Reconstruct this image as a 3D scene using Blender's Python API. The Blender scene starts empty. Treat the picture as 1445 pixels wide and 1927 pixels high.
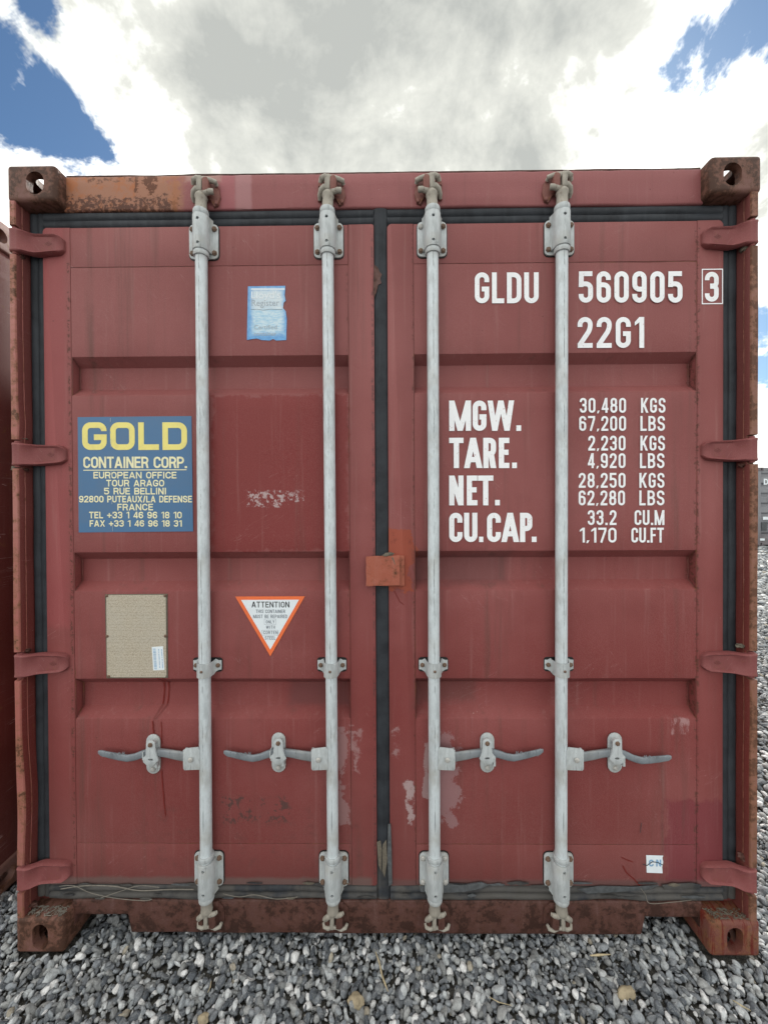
import bpy, bmesh, math, random
from mathutils import Vector, Matrix, noise as mnoise

R = math.radians
random.seed(11)
S = bpy.context.scene

# ------------------------------------------------------------------ camera
CAM = (0.0156, -1.2593, 1.4626)
YAW, PITCH, ROLL = -0.009014, -0.007266, -0.004994
FPX, PW, PH = 730.0, 1445.0, 1927.0


def basis():
    cy, sy, cp, sp = math.cos(YAW), math.sin(YAW), math.cos(PITCH), math.sin(PITCH)
    f = Vector((sy * cp, cy * cp, sp))
    r = Vector((cy, -sy, 0))
    u = r.cross(f)
    c, s = math.cos(ROLL), math.sin(ROLL)
    return c * r + s * u, -s * r + c * u, f


CR, CU, CF = basis()


def at(px, py, Y):
    """a point of the photograph -> the point of the plane y = Y behind it, in metres"""
    d = CR * ((px - PW / 2) / FPX) + CU * (-(py - PH / 2) / FPX) + CF
    t = (Y - CAM[1]) / d.y
    return Vector(CAM) + d * t


cam_d = bpy.data.cameras.new('camera')
cam = bpy.data.objects.new('camera', cam_d)
S.collection.objects.link(cam)
M = Matrix((CR, CU, -CF)).transposed().to_4x4()
M.translation = Vector(CAM)
cam.matrix_world = M
cam_d.sensor_fit = 'VERTICAL'
cam_d.sensor_height = 36.0
cam_d.lens = FPX / PH * 36.0
cam_d.clip_start = 0.02
cam_d.clip_end = 3000
S.camera = cam

S.view_settings.view_transform = 'Standard'
S.view_settings.look = 'None'
S.view_settings.exposure = 0.95
S.view_settings.gamma = 1.0
S.view_settings.use_curve_mapping = False
S.cycles.max_bounces = 6
S.cycles.diffuse_bounces = 2

SUN_AZ, SUN_EL = R(14), R(31)      # behind the container, a little to the right


# ------------------------------------------------------------------ node helper
class NT:
    def __init__(self, tree):
        self.t = tree
        tree.nodes.clear()

    def n(self, typ, ins=None, **props):
        nd = self.t.nodes.new(typ)
        for k, v in props.items():
            setattr(nd, k, v)
        for k, v in (ins or {}).items():
            s = nd.inputs[k]
            if isinstance(v, bpy.types.NodeSocket):
                self.t.links.new(v, s)
            elif v is not None:
                s.default_value = v
        return nd

    def m(self, op, a, b=0.0, c=None, clamp=False):
        nd = self.n('ShaderNodeMath', {0: a, 1: b}, operation=op, use_clamp=clamp)
        if c is not None:
            if isinstance(c, bpy.types.NodeSocket):
                self.t.links.new(c, nd.inputs[2])
            else:
                nd.inputs[2].default_value = c
        return nd.outputs[0]

    def vm(self, op, a, b=None, out=0):
        return self.n('ShaderNodeVectorMath', {0: a, 1: b}, operation=op).outputs[out]

    def noise(self, vec, scale, detail=4, rough=.55, dist=0.0, out=0):
        return self.n('ShaderNodeTexNoise', {'Vector': vec, 'Scale': scale, 'Detail': detail, 'Roughness': rough, 'Distortion': dist}).outputs[out]

    def vor(self, vec, scale, out=0, feature='F1'):
        return self.n('ShaderNodeTexVoronoi', {'Vector': vec, 'Scale': scale}, feature=feature).outputs[out]

    def mr(self, v, a, b, c=0.0, d=1.0, smooth=True):
        return self.n('ShaderNodeMapRange', {0: v, 1: a, 2: b, 3: c, 4: d}, interpolation_type='SMOOTHSTEP' if smooth else 'LINEAR').outputs[0]

    def mix(self, f, a, b, blend='MIX'):
        a = (*a, 1) if isinstance(a, tuple) and len(a) == 3 else a
        b = (*b, 1) if isinstance(b, tuple) and len(b) == 3 else b
        return self.n('ShaderNodeMix', {0: f, 6: a, 7: b}, data_type='RGBA', blend_type=blend).outputs[2]

    def scale(self, vec, s):
        return self.n('ShaderNodeMapping', {'Vector': vec, 'Scale': s}).outputs[0]


# ------------------------------------------------------------------ sky
W = bpy.data.worlds.new('World')
S.world = W
W.use_nodes = True
w = NT(W.node_tree)
dirv = w.n('ShaderNodeTexCoord').outputs['Generated']
sky = w.n('ShaderNodeTexSky', sky_type='NISHITA', sun_disc=False, sun_elevation=SUN_EL, sun_rotation=SUN_AZ)
blue = w.n('ShaderNodeBackground', {'Color': w.mix(1.0, sky.outputs[0], (0.66, 0.88, 1.05), 'MULTIPLY'), 'Strength': 0.06})
sep = w.n('ShaderNodeSeparateXYZ', {0: dirv})
zz = w.m('ADD', w.m('MAXIMUM', sep.outputs[2], 0.0), 0.22)
flat = w.n('ShaderNodeCombineXYZ', {0: w.m('DIVIDE', sep.outputs[0], zz), 1: w.m('DIVIDE', sep.outputs[1], zz), 2: 0.35})
pl = flat.outputs[0]
n_edge = w.noise(pl, 3.2, 7, .64, .25)
n_edge2 = w.noise(dirv, 6.0, 6, .66, .3)
edge = w.m('ADD', w.m('MULTIPLY', w.m('SUBTRACT', n_edge, .5), .34), w.m('MULTIPLY', w.m('SUBTRACT', n_edge2, .5), .38))
# openings of blue: those seen in the photograph ...
gap = None
for (px, py, rad, st) in [(-6, 140, .040, 1), (50, 185, .036, 1), (100, 225, .032, 1), (150, 270, .030, 1), (74, 4, .016, 1), (-90, 130, .07, 1),
                          (1300, 60, .030, 1), (1385, 40, .040, 1), (1268, 110, .022, 1), (1500, -60, .07, 1), (1448, 600, .035, 1),
                          (1480, 700, .03, .7)]:
    d = (CR * ((px - PW / 2) / FPX) + CU * (-(py - PH / 2) / FPX) + CF).normalized()
    dist = w.vm('DISTANCE', dirv, tuple(d), out=1)
    g = w.m('MULTIPLY', w.m('SUBTRACT', rad, dist), st)
    gap = g if gap is None else w.m('MAXIMUM', gap, g)
gap = w.m('MULTIPLY', gap, 1.6)
# ... and the same broken cover over the rest of the sky
rest = w.m('MULTIPLY', w.m('SUBTRACT', w.noise(pl, .55, 3, .5), .66), 1.1)
away = w.mr(sep.outputs[1], .45, -.05)
rest = w.m('ADD', rest, w.m('MULTIPLY', w.m('SUBTRACT', 1.0, away), -1.0))
gap = w.m('MAXIMUM', gap, rest)
open_m = w.mr(w.m('ADD', gap, edge), -.022, .030)
# cloud body
big = w.noise(pl, .9, 4, .5, .5)
mid = w.noise(pl, 2.6, 6, .6, .35)
fin = w.noise(dirv, 7.5, 6, .64, .2)
dc = (CR * ((700 - PW / 2) / FPX) + CU * (-(95 - PH / 2) / FPX) + CF).normalized()
core = w.mr(w.vm('DISTANCE', dirv, tuple(dc), out=1), .62, .05)
dens = w.m('ADD', w.m('MULTIPLY', w.m('SUBTRACT', big, .5), .9), w.m('MULTIPLY', w.m('SUBTRACT', mid, .5), 1.75))
dens = w.m('ADD', dens, w.m('MULTIPLY', w.m('SUBTRACT', fin, .5), 1.15))
dens = w.m('ADD', dens, w.m('MULTIPLY', core, .30))
low = w.mr(w.m('ADD', sep.outputs[2], w.m('MULTIPLY', w.m('SUBTRACT', mid, .5), .5)), .68, .42)
dens = w.m('SUBTRACT', dens, w.m('MULTIPLY', low, .19))
cl = w.n('ShaderNodeValToRGB', {0: w.m('ADD', w.m('MULTIPLY', dens, 1.0), .42)})
cr = cl.color_ramp
cr.elements[0].position = 0.15
cr.elements[0].color = (1.05, 1.05, 1.02, 1)
cr.elements[1].position = 0.98
cr.elements[1].color = (.29, .30, .285, 1)
e = cr.elements.new(.42)
e.color = (.78, .79, .75, 1)
e = cr.elements.new(.62)
e.color = (.45, .455, .42, 1)
cloud = w.n('ShaderNodeBackground', {'Color': cl.outputs[0], 'Strength': 1.0})
mixs = w.n('ShaderNodeMixShader', {0: open_m, 1: cloud.outputs[0], 2: blue.outputs[0]})
w.n('ShaderNodeOutputWorld', {0: mixs.outputs[0]})

sun_d = bpy.data.lights.new('sun', 'SUN')
sun_d.energy = 2.4
sun_d.angle = R(3)
sun_d.color = (1.0, .96, .90)
sun = bpy.data.objects.new('sun', sun_d)
S.collection.objects.link(sun)
sd = Vector((math.sin(SUN_AZ) * math.cos(SUN_EL), math.cos(SUN_AZ) * math.cos(SUN_EL), math.sin(SUN_EL)))
sun.rotation_euler = (-sd).to_track_quat('-Z', 'Y').to_euler()
sun.location = (3, 10, 12)

# ------------------------------------------------------------------ materials
MATS = {}


def material(name):
    m = bpy.data.materials.new(name)
    m.use_nodes = True
    k = NT(m.node_tree)
    MATS[name] = m
    return m, k


def finish(k, col, rough=.6, metal=0.0, bump=None, bstr=.3, bdist=.002, spec=.5):
    nrm = None
    if bump is not None:
        nrm = k.n('ShaderNodeBump', {'Strength': bstr, 'Distance': bdist, 'Height': bump}).outputs[0]
    b = k.n('ShaderNodeBsdfPrincipled', {'Base Color': (*col, 1) if isinstance(col, tuple) else col, 'Roughness': rough, 'Metallic': metal,
                                         'Specular IOR Level': spec})
    if nrm is not None:
        k.t.links.new(nrm, b.inputs['Normal'])
    k.n('ShaderNodeOutputMaterial', {0: b.outputs[0]})


def box_mask(k, sepo, x0, x1, z0, z1, nz, amp=.01, soft=.003):
    dx = k.m('SUBTRACT', k.m('ABSOLUTE', k.m('SUBTRACT', sepo.outputs[0], (x0 + x1) / 2)), (x1 - x0) / 2)
    dz = k.m('SUBTRACT', k.m('ABSOLUTE', k.m('SUBTRACT', sepo.outputs[2], (z0 + z1) / 2)), (z1 - z0) / 2)
    d = k.m('MAXIMUM', dx, dz)
    d = k.m('ADD', d, k.m('MULTIPLY', k.m('SUBTRACT', nz, .5), amp * 2))
    return k.mr(d, soft, -soft)


def pbox(a, b):
    p, q = at(a[0], a[1], .045), at(b[0], b[1], .045)
    return min(p.x, q.x), max(p.x, q.x), min(p.z, q.z), max(p.z, q.z)


def paint(name, base, light=None, dirt=.5, rust=0.0, masks=(), rough=.55, scratch=.5, seed=0.0, rustcol=(.10, .045, .022), rusttan=(.30, .13, .055)):
    """old container paint: faded patches, run-down grime, chips, rust bloom, scratches"""
    m, k = material(name)
    oc = k.n('ShaderNodeTexCoord').outputs['Object']
    sp = k.n('ShaderNodeSeparateXYZ', {0: oc})
    vec = k.vm('ADD', oc, (seed, seed * .7, seed * 1.3))
    light = light or tuple(min(1, c * 1.3 + .03) for c in base)
    big = k.noise(vec, 1.7, 4, .55)
    mid = k.noise(vec, 9, 6, .65)
    grain = k.noise(vec, 420, 2, .6)
    streak = k.noise(k.scale(vec, (34, 34, 1.3)), 1.0, 5, .62)
    streak2 = k.noise(k.scale(vec, (9, 9, .8)), 1.0, 4, .6)
    col = k.mix(k.mr(big, .3, .72), base, light)
    col = k.mix(k.m('MULTIPLY', k.mr(mid, .45, .75), .35), col, tuple(c * .82 for c in base))
    if masks:
        nz_fine, nz_wide = k.noise(vec, 27, 6, .68), k.noise(vec, 12, 7, .74)
        tx_fine, tx_wide = k.noise(vec, 75, 5, .72), k.noise(vec, 30, 6, .72)
    fade = k.m('MULTIPLY', k.mr(k.m('ADD', sp.outputs[2], k.m('MULTIPLY', big, .8)), .9, 2.7), .34)
    col = k.mix(fade, col, tuple(c * .95 + .07 for c in light))
    splash = k.m('MULTIPLY', k.mr(k.m('ADD', sp.outputs[2], k.m('MULTIPLY', mid, .5)), .95, .35), .34)
    col = k.mix(splash, col, (.10, .050, .044))
    for mk in masks:
        if mk.get('first'):
            nz = nz_fine if mk.get('ns', 30) > 18 else nz_wide
            f = box_mask(k, sp, *mk['box'], nz, mk.get('amp', .006), mk.get('soft', .003))
            col = k.mix(k.m('MULTIPLY', f, mk.get('a', 1)), col, mk['col'])
    gr = k.m('MULTIPLY', k.mr(streak, .50, .80), k.mr(streak2, .38, .66))
    col = k.mix(k.m('MULTIPLY', gr, dirt * .75), col, (.075, .045, .035))
    wash = k.m('MULTIPLY', k.mr(k.noise(k.scale(vec, (55, 55, 2.2)), 1.0, 4, .6), .55, .8), .10)
    col = k.mix(wash, col, (.50, .36, .33))
    col = k.mix(k.m('MULTIPLY', k.mr(grain, .35, .8), .09), col, (.50, .32, .30))
    # dark chips and pale nicks
    chip = k.m('MULTIPLY', k.mr(k.noise(vec, 62, 4, .68), .70, .73), k.mr(k.noise(vec, 4.1, 3, .5), .40, .6))
    col = k.mix(k.m('MULTIPLY', chip, .85), col, (.05, .022, .018))
    nick = k.m('MULTIPLY', k.mr(k.noise(k.vm('ADD', vec, (7.3, 1.1, 3.3)), 95, 3, .7), .73, .75), k.mr(k.noise(vec, 3.3, 3, .5), .5, .62))
    col = k.mix(k.m('MULTIPLY', nick, .8), col, (.55, .45, .42))
    # scratches in two directions
    for ang, sc, of in ((.5, 5.0, 0.0), (-.9, 6.5, 4.4)):
        rot = k.n('ShaderNodeMapping', {'Vector': k.vm('ADD', vec, (of, of, of)), 'Rotation': (0, ang, 0)}).outputs[0]
        sn = k.noise(k.scale(rot, (sc, 1, sc * 11)), 1.0, 3, .45, .6)
        ln = k.mr(k.m('ABSOLUTE', k.m('SUBTRACT', sn, .56)), .004, .001)
        ln = k.m('MULTIPLY', ln, k.mr(k.noise(vec, 3.0 + of, 3, .6), .56, .66))
        col = k.mix(k.m('MULTIPLY', ln, .40 * scratch), col, (.52, .38, .36))
    rr = rough
    hh = k.m('ADD', k.m('MULTIPLY', grain, .7), k.m('MULTIPLY', mid, .6))
    if rust > 0:
        rn = k.noise(vec, 15.0, 7, .70, .3)
        rn2 = k.noise(vec, 64, 5, .72)
        ra = k.m('ADD', k.m('MULTIPLY', rn, .7), k.m('MULTIPLY', rn2, .45))
        th = .78 - .34 * rust
        tan = k.mr(ra, th - .05, th + .09)
        dk = k.mr(ra, th + .05, th + .14)
        rc = k.mix(k.noise(vec, 60, 5, .7), rusttan, rustcol)
        col = k.mix(k.m('MULTIPLY', tan, .75), col, rc)
        col = k.mix(k.m('MULTIPLY', dk, .75), col, tuple(c * .55 for c in rustcol))
        hh = k.m('ADD', hh, k.m('MULTIPLY', dk, .5))
    for mk in masks:
        if mk.get('first'):
            continue
        ns = mk.get('ns', 30)
        nz = nz_fine if ns > 18 else nz_wide
        f = box_mask(k, sp, *mk['box'], nz, mk.get('amp', .006), mk.get('soft', .003))
        if 'tex' in mk:
            if 'tstretch' in mk:
                tx = k.noise(k.scale(vec, mk['tstretch']), mk['tex'], 6, .72)
            else:
                tx = tx_fine if mk['tex'] > 45 else tx_wide
            f = k.m('MULTIPLY', f, k.mr(tx, mk.get('t0', .45), mk.get('t1', .6)))
        col = k.mix(k.m('MULTIPLY', f, mk.get('a', 1)), col, mk['col'])
        if mk.get('rough'):
            hh = k.m('ADD', hh, k.m('MULTIPLY', f, mk['rough']))
    finish(k, col, rr, 0, hh, .5, .0018, .22)
    return m


RED = (.188, .036, .034)
RED_L = (.242, .066, .063)
door_masks = [
    # deeper repaint on the middle bay of the left door, plum repaint low on the right door
    dict(first=1, box=pbox((400, 744), (655, 1037)), col=(.190, .027, .026), amp=.035, a=.8, ns=22, soft=.006),
    dict(first=1, box=pbox((1251, 1506), (1372, 1700)), col=(.160, .024, .034), amp=.045, a=.72, soft=.010),
    dict(first=1, box=pbox((60, 405), (132, 1180)), col=(.30, .062, .066), amp=.02, a=.5, soft=.02),
    # glue and torn sticker residue
    dict(box=pbox((630, 1366), (650, 1540)), col=(.34, .23, .23), amp=.085, ns=16, a=.5),
    dict(box=pbox((662, 1378), (676, 1455)), col=(.36, .24, .24), amp=.05, ns=16, a=.55, tex=30, t0=.40, t1=.55),
    dict(box=pbox((820, 1368), (860, 1548)), col=(.33, .22, .23), amp=.10, ns=11, a=.5),
    dict(box=pbox((798, 1400), (808, 1500)), col=(.36, .28, .28), amp=.045, ns=16, a=.6),
    dict(box=pbox((737, 1366), (750, 1430)), col=(.38, .27, .27), amp=.05, ns=16, a=.5, tex=30, t0=.42, t1=.55),
    dict(box=pbox((766, 1470), (779, 1552)), col=(.45, .36, .36), amp=.05, ns=16, a=.7, tex=30, t0=.42, t1=.54),
    dict(box=pbox((466, 924), (528, 950)), col=(.48, .38, .38), amp=.035, ns=16, a=.8, tex=70, t0=.50, t1=.57),
    dict(box=pbox((526, 925), (574, 946)), col=(.46, .37, .37), amp=.030, ns=16, a=.75, tex=80, t0=.52, t1=.58),
    dict(box=pbox((1262, 1352), (1296, 1383)), col=(.42, .27, .27), amp=.012, ns=26, a=.6, tex=60, t0=.45, t1=.6, tstretch=(1, 1, .3)),
    # orange paint above and round the lock plate
    dict(box=pbox((727, 994), (777, 1112)), col=(.30, .068, .038), amp=.075, ns=16, a=.88, rough=.5),
    dict(box=pbox((728, 1000), (776, 1110)), col=(.20, .045, .030), amp=.02, ns=26, a=.8, tex=30, t0=.52, t1=.64),
    # rust bleeding out of the welded seams
    dict(box=pbox((131, 495), (139, 1668)), col=(.085, .035, .025), amp=.010, ns=30, a=.8, tex=70, t0=.50, t1=.58),
    dict(box=pbox((652, 430), (659, 1668)), col=(.085, .035, .025), amp=.010, ns=30, a=.7, tex=70, t0=.50, t1=.58),
    dict(box=pbox((775, 430), (782, 1668)), col=(.085, .035, .025), amp=.010, ns=30, a=.7, tex=70, t0=.50, t1=.58),
    dict(box=pbox((1307, 430), (1314, 1668)), col=(.085, .035, .025), amp=.010, ns=30, a=.75, tex=70, t0=.50, t1=.58),
    dict(box=pbox((698, 430), (708, 1668)), col=(.05, .035, .035), amp=.006, ns=30, a=.6, tex=70, t0=.45, t1=.6),
    # grime along seams and beside the centre gasket
    dict(box=pbox((778, 1040), (960, 1100)), col=(.085, .045, .045), amp=.03, ns=10, a=.42, soft=.02),
    dict(box=pbox((780, 1280), (900, 1330)), col=(.085, .05, .045), amp=.03, ns=10, a=.38, soft=.02),
    dict(box=pbox((540, 1285), (655, 1335)), col=(.09, .045, .045), amp=.03, ns=10, a=.45, soft=.02),
    dict(box=pbox((420, 1500), (545, 1550)), col=(.06, .045, .04), amp=.05, ns=14, a=.75, tex=36, t0=.50, t1=.57, soft=.01),
    dict(box=pbox((60, 1650), (700, 1675)), col=(.15, .11, .10), amp=.014, ns=12, a=.7, soft=.008),
    dict(box=pbox((730, 1655), (1400, 1680)), col=(.13, .085, .08), amp=.010, ns=12, a=.6, soft=.008),
    dict(box=pbox((255, 1520), (690, 1640)), col=(.11, .045, .04), amp=.03, ns=10, a=.40, tex=20, t0=.5, t1=.7, soft=.02),
]
M_DOOR = paint('door_paint', RED, RED_L, .85, 0.0, door_masks)
hdr_masks = [
    dict(box=pbox((100, 315), (334, 410)), col=(.34, .17, .10), amp=.12, ns=9, a=.8, soft=.03),
    dict(box=pbox((100, 320), (330, 405)), col=(.38, .13, .048), amp=.08, ns=8, a=.8, tex=20, t0=.47, t1=.62, soft=.022),
    dict(box=pbox((105, 373), (338, 412)), col=(.085, .036, .026), amp=.07, ns=22, a=.9, tex=60, t0=.42, t1=.52),
    dict(box=pbox((255, 328), (300, 400)), col=(.10, .038, .022), amp=.03, ns=24, a=.9, tex=34, t0=.50, t1=.55),
    dict(box=pbox((165, 322), (262, 345)), col=(.12, .05, .03), amp=.03, ns=24, a=.8, tex=60, t0=.50, t1=.56),
    dict(box=pbox((326, 312), (334, 405)), col=(.36, .14, .06), amp=.03, ns=16, a=.6, soft=.008),
    dict(box=pbox((416, 315), (443, 405)), col=(.36, .12, .135), amp=.003, ns=20, a=.6),
    dict(box=pbox((443, 315), (474, 405)), col=(.46, .27, .28), amp=.006, ns=20, a=.4, soft=.006),
    dict(box=pbox((350, 315), (418, 342)), col=(.46, .32, .27), amp=.012, ns=20, a=.45, soft=.008),
]
M_HDR = paint('header_paint', (.215, .052, .054), (.28, .085, .086), .6, .0, hdr_masks, seed=2.2)
M_POST = paint('post_paint', (.32, .095, .078), (.38, .14, .115), .3, .62, seed=5.0, rusttan=(.33, .15, .08))
M_POST_R = paint('post_paint_worn', (.20, .085, .062), (.25, .11, .08), .5, .85, seed=17.0, rustcol=(.14, .060, .035), rusttan=(.30, .14, .075))
M_WALL = paint('wall_paint', RED, RED_L, .6, .25, seed=9.0)
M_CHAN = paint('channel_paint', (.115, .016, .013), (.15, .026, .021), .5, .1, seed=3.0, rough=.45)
M_SILL = paint('sill_paint', (.062, .025, .020), (.100, .040, .032), .9, .80, seed=6.6, rustcol=(.055, .026, .020), rusttan=(.125, .052, .036))
M_CAST = paint('casting_rust', (.17, .072, .055), (.21, .10, .08), .6, .80, seed=1.2, rustcol=(.075, .036, .024), rusttan=(.185, .085, .05))
M_CAST_R = paint('casting_red_drips', (.165, .042, .028), (.15, .045, .032), .9, .6, masks=[
    dict(box=(1.00, 1.25, -.02, .13), col=(.12, .012, .008), amp=.0, a=.85, soft=.001, tex=22, t0=.53, t1=.57, tstretch=(3.2, 1, .22))], seed=4.4)
M_HINGE = paint('hinge_paint', (.225, .046, .048), (.28, .075, .078), .5, .22, seed=8.1)
M_KEEP = paint('keeper_paint', (.24, .09, .075), (.32, .13, .10), .5, .5, seed=12.0)
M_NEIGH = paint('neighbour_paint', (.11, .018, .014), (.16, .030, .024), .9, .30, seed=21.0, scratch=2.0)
M_NCAST = paint('neighbour_casting', (.24, .12, .10), (.30, .17, .14), .6, .5, seed=22.0)
M_GREY = paint('grey_container_paint', (.17, .18, .20), (.24, .25, .27), .5, .1, seed=31.0)
M_ORANGE = paint('lock_plate_paint', (.31, .072, .040), (.36, .11, .065), .6, .45, seed=13.0, rusttan=(.20, .07, .04))
M_WELD = paint('weld_paint', (.13, .030, .026), (.17, .045, .038), .6, .5, seed=15.0)


def steel(name, base, dark, seed=0.0, seam=False, rough=.5, stain=.3):
    m, k = material(name)
    oc = k.n('ShaderNodeTexCoord').outputs['Object']
    vec = k.vm('ADD', oc, (seed, seed, seed))
    sp = k.n('ShaderNodeSeparateXYZ', {0: oc})
    spang = k.vor(k.scale(vec, (1, 1, .45)), 190, out=1)
    spv = k.n('ShaderNodeSeparateColor', {0: spang}).outputs[0]
    n1 = k.noise(k.scale(vec, (1, 1, .3)), 40, 6, .65)
    n2 = k.noise(vec, 6, 4, .6)
    col = k.mix(k.m('MULTIPLY', spv, .35), base, tuple(c * .72 for c in base))
    col = k.mix(k.mr(n1, .40, .70), col, tuple(c * .70 for c in base))
    col = k.mix(k.m('MULTIPLY', k.mr(n2, .48, .70), .55), col, (.40, .385, .345))
    st = k.m('MULTIPLY', k.mr(k.noise(k.scale(vec, (3, 3, .5)), 30, 5, .7), .56, .68), stain)
    col = k.mix(st, col, dark)
    sp2 = k.mr(k.noise(vec, 130, 3, .6), .72, .76)
    col = k.mix(k.m('MULTIPLY', sp2, .6), col, dark)
    if seam:
        wv = k.m('MULTIPLY', k.m('SUBTRACT', k.noise(k.scale(vec, (0, 0, 1)), 6, 3, .6), .5), .008)
        ln = k.mr(k.m('ABSOLUTE', k.m('ADD', sp.outputs[0], wv)), .0016, .0007)
        gate = k.m('MULTIPLY', k.mr(k.noise(k.scale(vec, (0, 0, 1)), 5.0, 5, .7), .46, .58), k.mr(sp.outputs[1], .0, -.002))
        col = k.mix(k.m('MULTIPLY', k.m('MULTIPLY', ln, gate), .75), col, dark)
    finish(k, col, rough, .12, k.m('ADD', n1, k.m('MULTIPLY', spv, .2)), .25, .001, .5)
    return m


M_BAR = steel('galvanised_bar', (.62, .675, .70), (.10, .10, .11), 0.0, True, .5, .22)
M_GALV = steel('galvanised_casting', (.50, .535, .545), (.08, .075, .07), 3.0, False, .55, .45)
M_HANDLE = steel('galvanised_handle', (.21, .235, .26), (.05, .055, .065), 7.0, False, .5, .8)
M_CAM = steel('weathered_cam', (.36, .33, .28), (.10, .055, .032), 9.0, False, .65, .6)


def simple(name, col, rough=.6, var=.25, scale=40, bump=.3, bdist=.001, dark=None, spec=.5):
    m, k = material(name)
    oc = k.n('ShaderNodeTexCoord').outputs['Object']
    n1 = k.noise(oc, scale, 6, .65)
    c = k.mix(k.mr(n1, .3, .75), col, dark or tuple(x * (1 - var) for x in col))
    finish(k, c, rough, 0, n1, bump, bdist, spec)
    return m


M_BOLT = simple('rusty_bolt', (.20, .125, .085), .75, .5, 90, .6)
M_BOLTG = simple('grey_bolt', (.50, .49, .46), .6, .4, 90, .5)
M_MUD = simple('dried_mud', (.15, .13, .10), .95, .4, 120, .8)
M_WOOD = simple('dry_straw', (.52, .43, .27), .9, .35, 60, .5)
M_TAN = simple('tan_stone_colour', (.40, .33, .22), .85, .45, 35, .6)
M_CAULK = simple('grey_caulk', (.10, .108, .115), .8, .5, 60, .5)

# rubber gaskets: blue black, dusty towards brown grey in patches
m, k = material('gasket_rubber')
oc = k.n('ShaderNodeTexCoord').outputs['Object']
sp = k.n('ShaderNodeSeparateXYZ', {0: oc})
n1 = k.noise(oc, 14, 7, .65)
n2 = k.noise(k.scale(oc, (60, 60, 3)), 1, 5, .6)
c = k.mix(k.mr(n1, .35, .7), (.030, .034, .041), (.014, .016, .020))
c = k.mix(k.m('MULTIPLY', k.mr(n2, .5, .75), .30), c, (.07, .078, .088))
dust = k.m('MULTIPLY', k.mr(sp.outputs[2], .30, .155), k.mr(k.noise(oc, 9, 7, .65), .34, .55))
c = k.mix(k.m('MULTIPLY', dust, .6), c, (.11, .10, .088))
finish(k, c, .66, 0, n1, .4, .003, .3)
M_RUB = m

# white stencil paint, slightly worn
m, k = material('white_lettering')
oc = k.n('ShaderNodeTexCoord').outputs['Object']
c = k.mix(k.m('MULTIPLY', k.mr(k.noise(oc, 130, 6, .75), .60, .67), .8), (.86, .87, .89), (.42, .22, .2))
c = k.mix(k.m('MULTIPLY', k.mr(k.noise(oc, 12, 5, .6), .4, .7), .25), c, (.68, .68, .70))
finish(k, c, .5)
M_WHITE = m


def flatprint(name, col, dirt=.2, dcol=(.25, .2, .18), scale=30, rough=.45):
    m, k = material(name)
    oc = k.n('ShaderNodeTexCoord').outputs['Object']
    c = k.mix(k.m('MULTIPLY', k.mr(k.noise(oc, scale, 6, .68), .42, .75), dirt), col, dcol)
    c = k.mix(k.m('MULTIPLY', k.mr(k.noise(oc, 240, 3, .6), .70, .74), .6), c, dcol)
    finish(k, c, rough)
    return m


M_BLUE = flatprint('sticker_blue', (.050, .145, .29), .45, (.09, .14, .21), 8)
M_YEL = flatprint('sticker_yellow', (.80, .70, .20), .2)
M_CREAM = flatprint('sticker_cream', (.80, .76, .48), .2)
M_ORG = flatprint('sticker_orange', (.82, .16, .045), .25, (.5, .1, .05))
M_STW = flatprint('sticker_white', (.74, .80, .84), .15, (.5, .5, .5))
M_INK = flatprint('black_ink', (.03, .03, .035), .1)
M_INKG = flatprint('grey_ink', (.16, .19, .23), .1)
M_FADE = flatprint('faded_ink', (.36, .42, .47), .2)
M_CYAN = flatprint('pale_blue_ink', (.22, .40, .60), .2)
M_DRIP = flatprint('dark_red_drip', (.16, .012, .008), .3, (.12, .03, .02), 30, .3)
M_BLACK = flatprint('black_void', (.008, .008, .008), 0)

# faded blue and white sticker
m, k = material('faded_blue_sticker')
oc = k.n('ShaderNodeTexCoord').outputs['Object']
sp = k.n('ShaderNodeSeparateXYZ', {0: oc})
bx = pbox((474, 545), (534, 628))
nz = k.noise(oc, 40, 6, .7)
f = box_mask(k, sp, *bx, nz, .012, .012)
c = k.mix(k.mr(k.noise(oc, 70, 5, .7), .3, .7), (.10, .29, .60), (.16, .40, .70))
c2 = k.mix(k.mr(k.noise(k.scale(oc, (1, 1, 3)), 60, 6, .7), .35, .65), (.60, .72, .78), (.34, .56, .72))
up = k.mr(sp.outputs[2], at(500, 582, .045).z - .004, at(500, 582, .045).z + .004)
c2 = k.mix(k.m('MULTIPLY', up, .55), c2, (.66, .70, .72))
c = k.mix(f, c, c2)
finish(k, c, .5, 0, nz, .3, .001)
M_LLOYD = m

# stainless data plate with worn etched rows
m, k = material('etched_plate')
oc = k.n('ShaderNodeTexCoord').outputs['Object']
sp = k.n('ShaderNodeSeparateXYZ', {0: oc})
n1 = k.noise(oc, 260, 5, .75)
n2 = k.noise(oc, 12, 5, .6)
c = k.mix(k.mr(n1, .34, .66), (.56, .50, .40), (.30, .255, .19))
c = k.mix(k.m('MULTIPLY', k.mr(n2, .4, .7), .4), c, (.44, .41, .35))
rows = k.m('SINE', k.m('MULTIPLY', sp.outputs[2], 620.0))
txt = k.m('MULTIPLY', k.mr(rows, .1, .6), k.mr(k.noise(k.scale(oc, (420, 1, 90)), 1.0, 3, .6), .50, .60))
c = k.mix(k.m('MULTIPLY', txt, .5), c, (.20, .165, .12))
lnz = k.mr(k.m('ABSOLUTE', k.m('SINE', k.m('MULTIPLY', sp.outputs[2], 78.0))), .05, .02)
c = k.mix(k.m('MULTIPLY', lnz, .5), c, (.58, .53, .42))
finish(k, c, .5, .0, n1, .3, .0006)
M_PLATE = m

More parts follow.
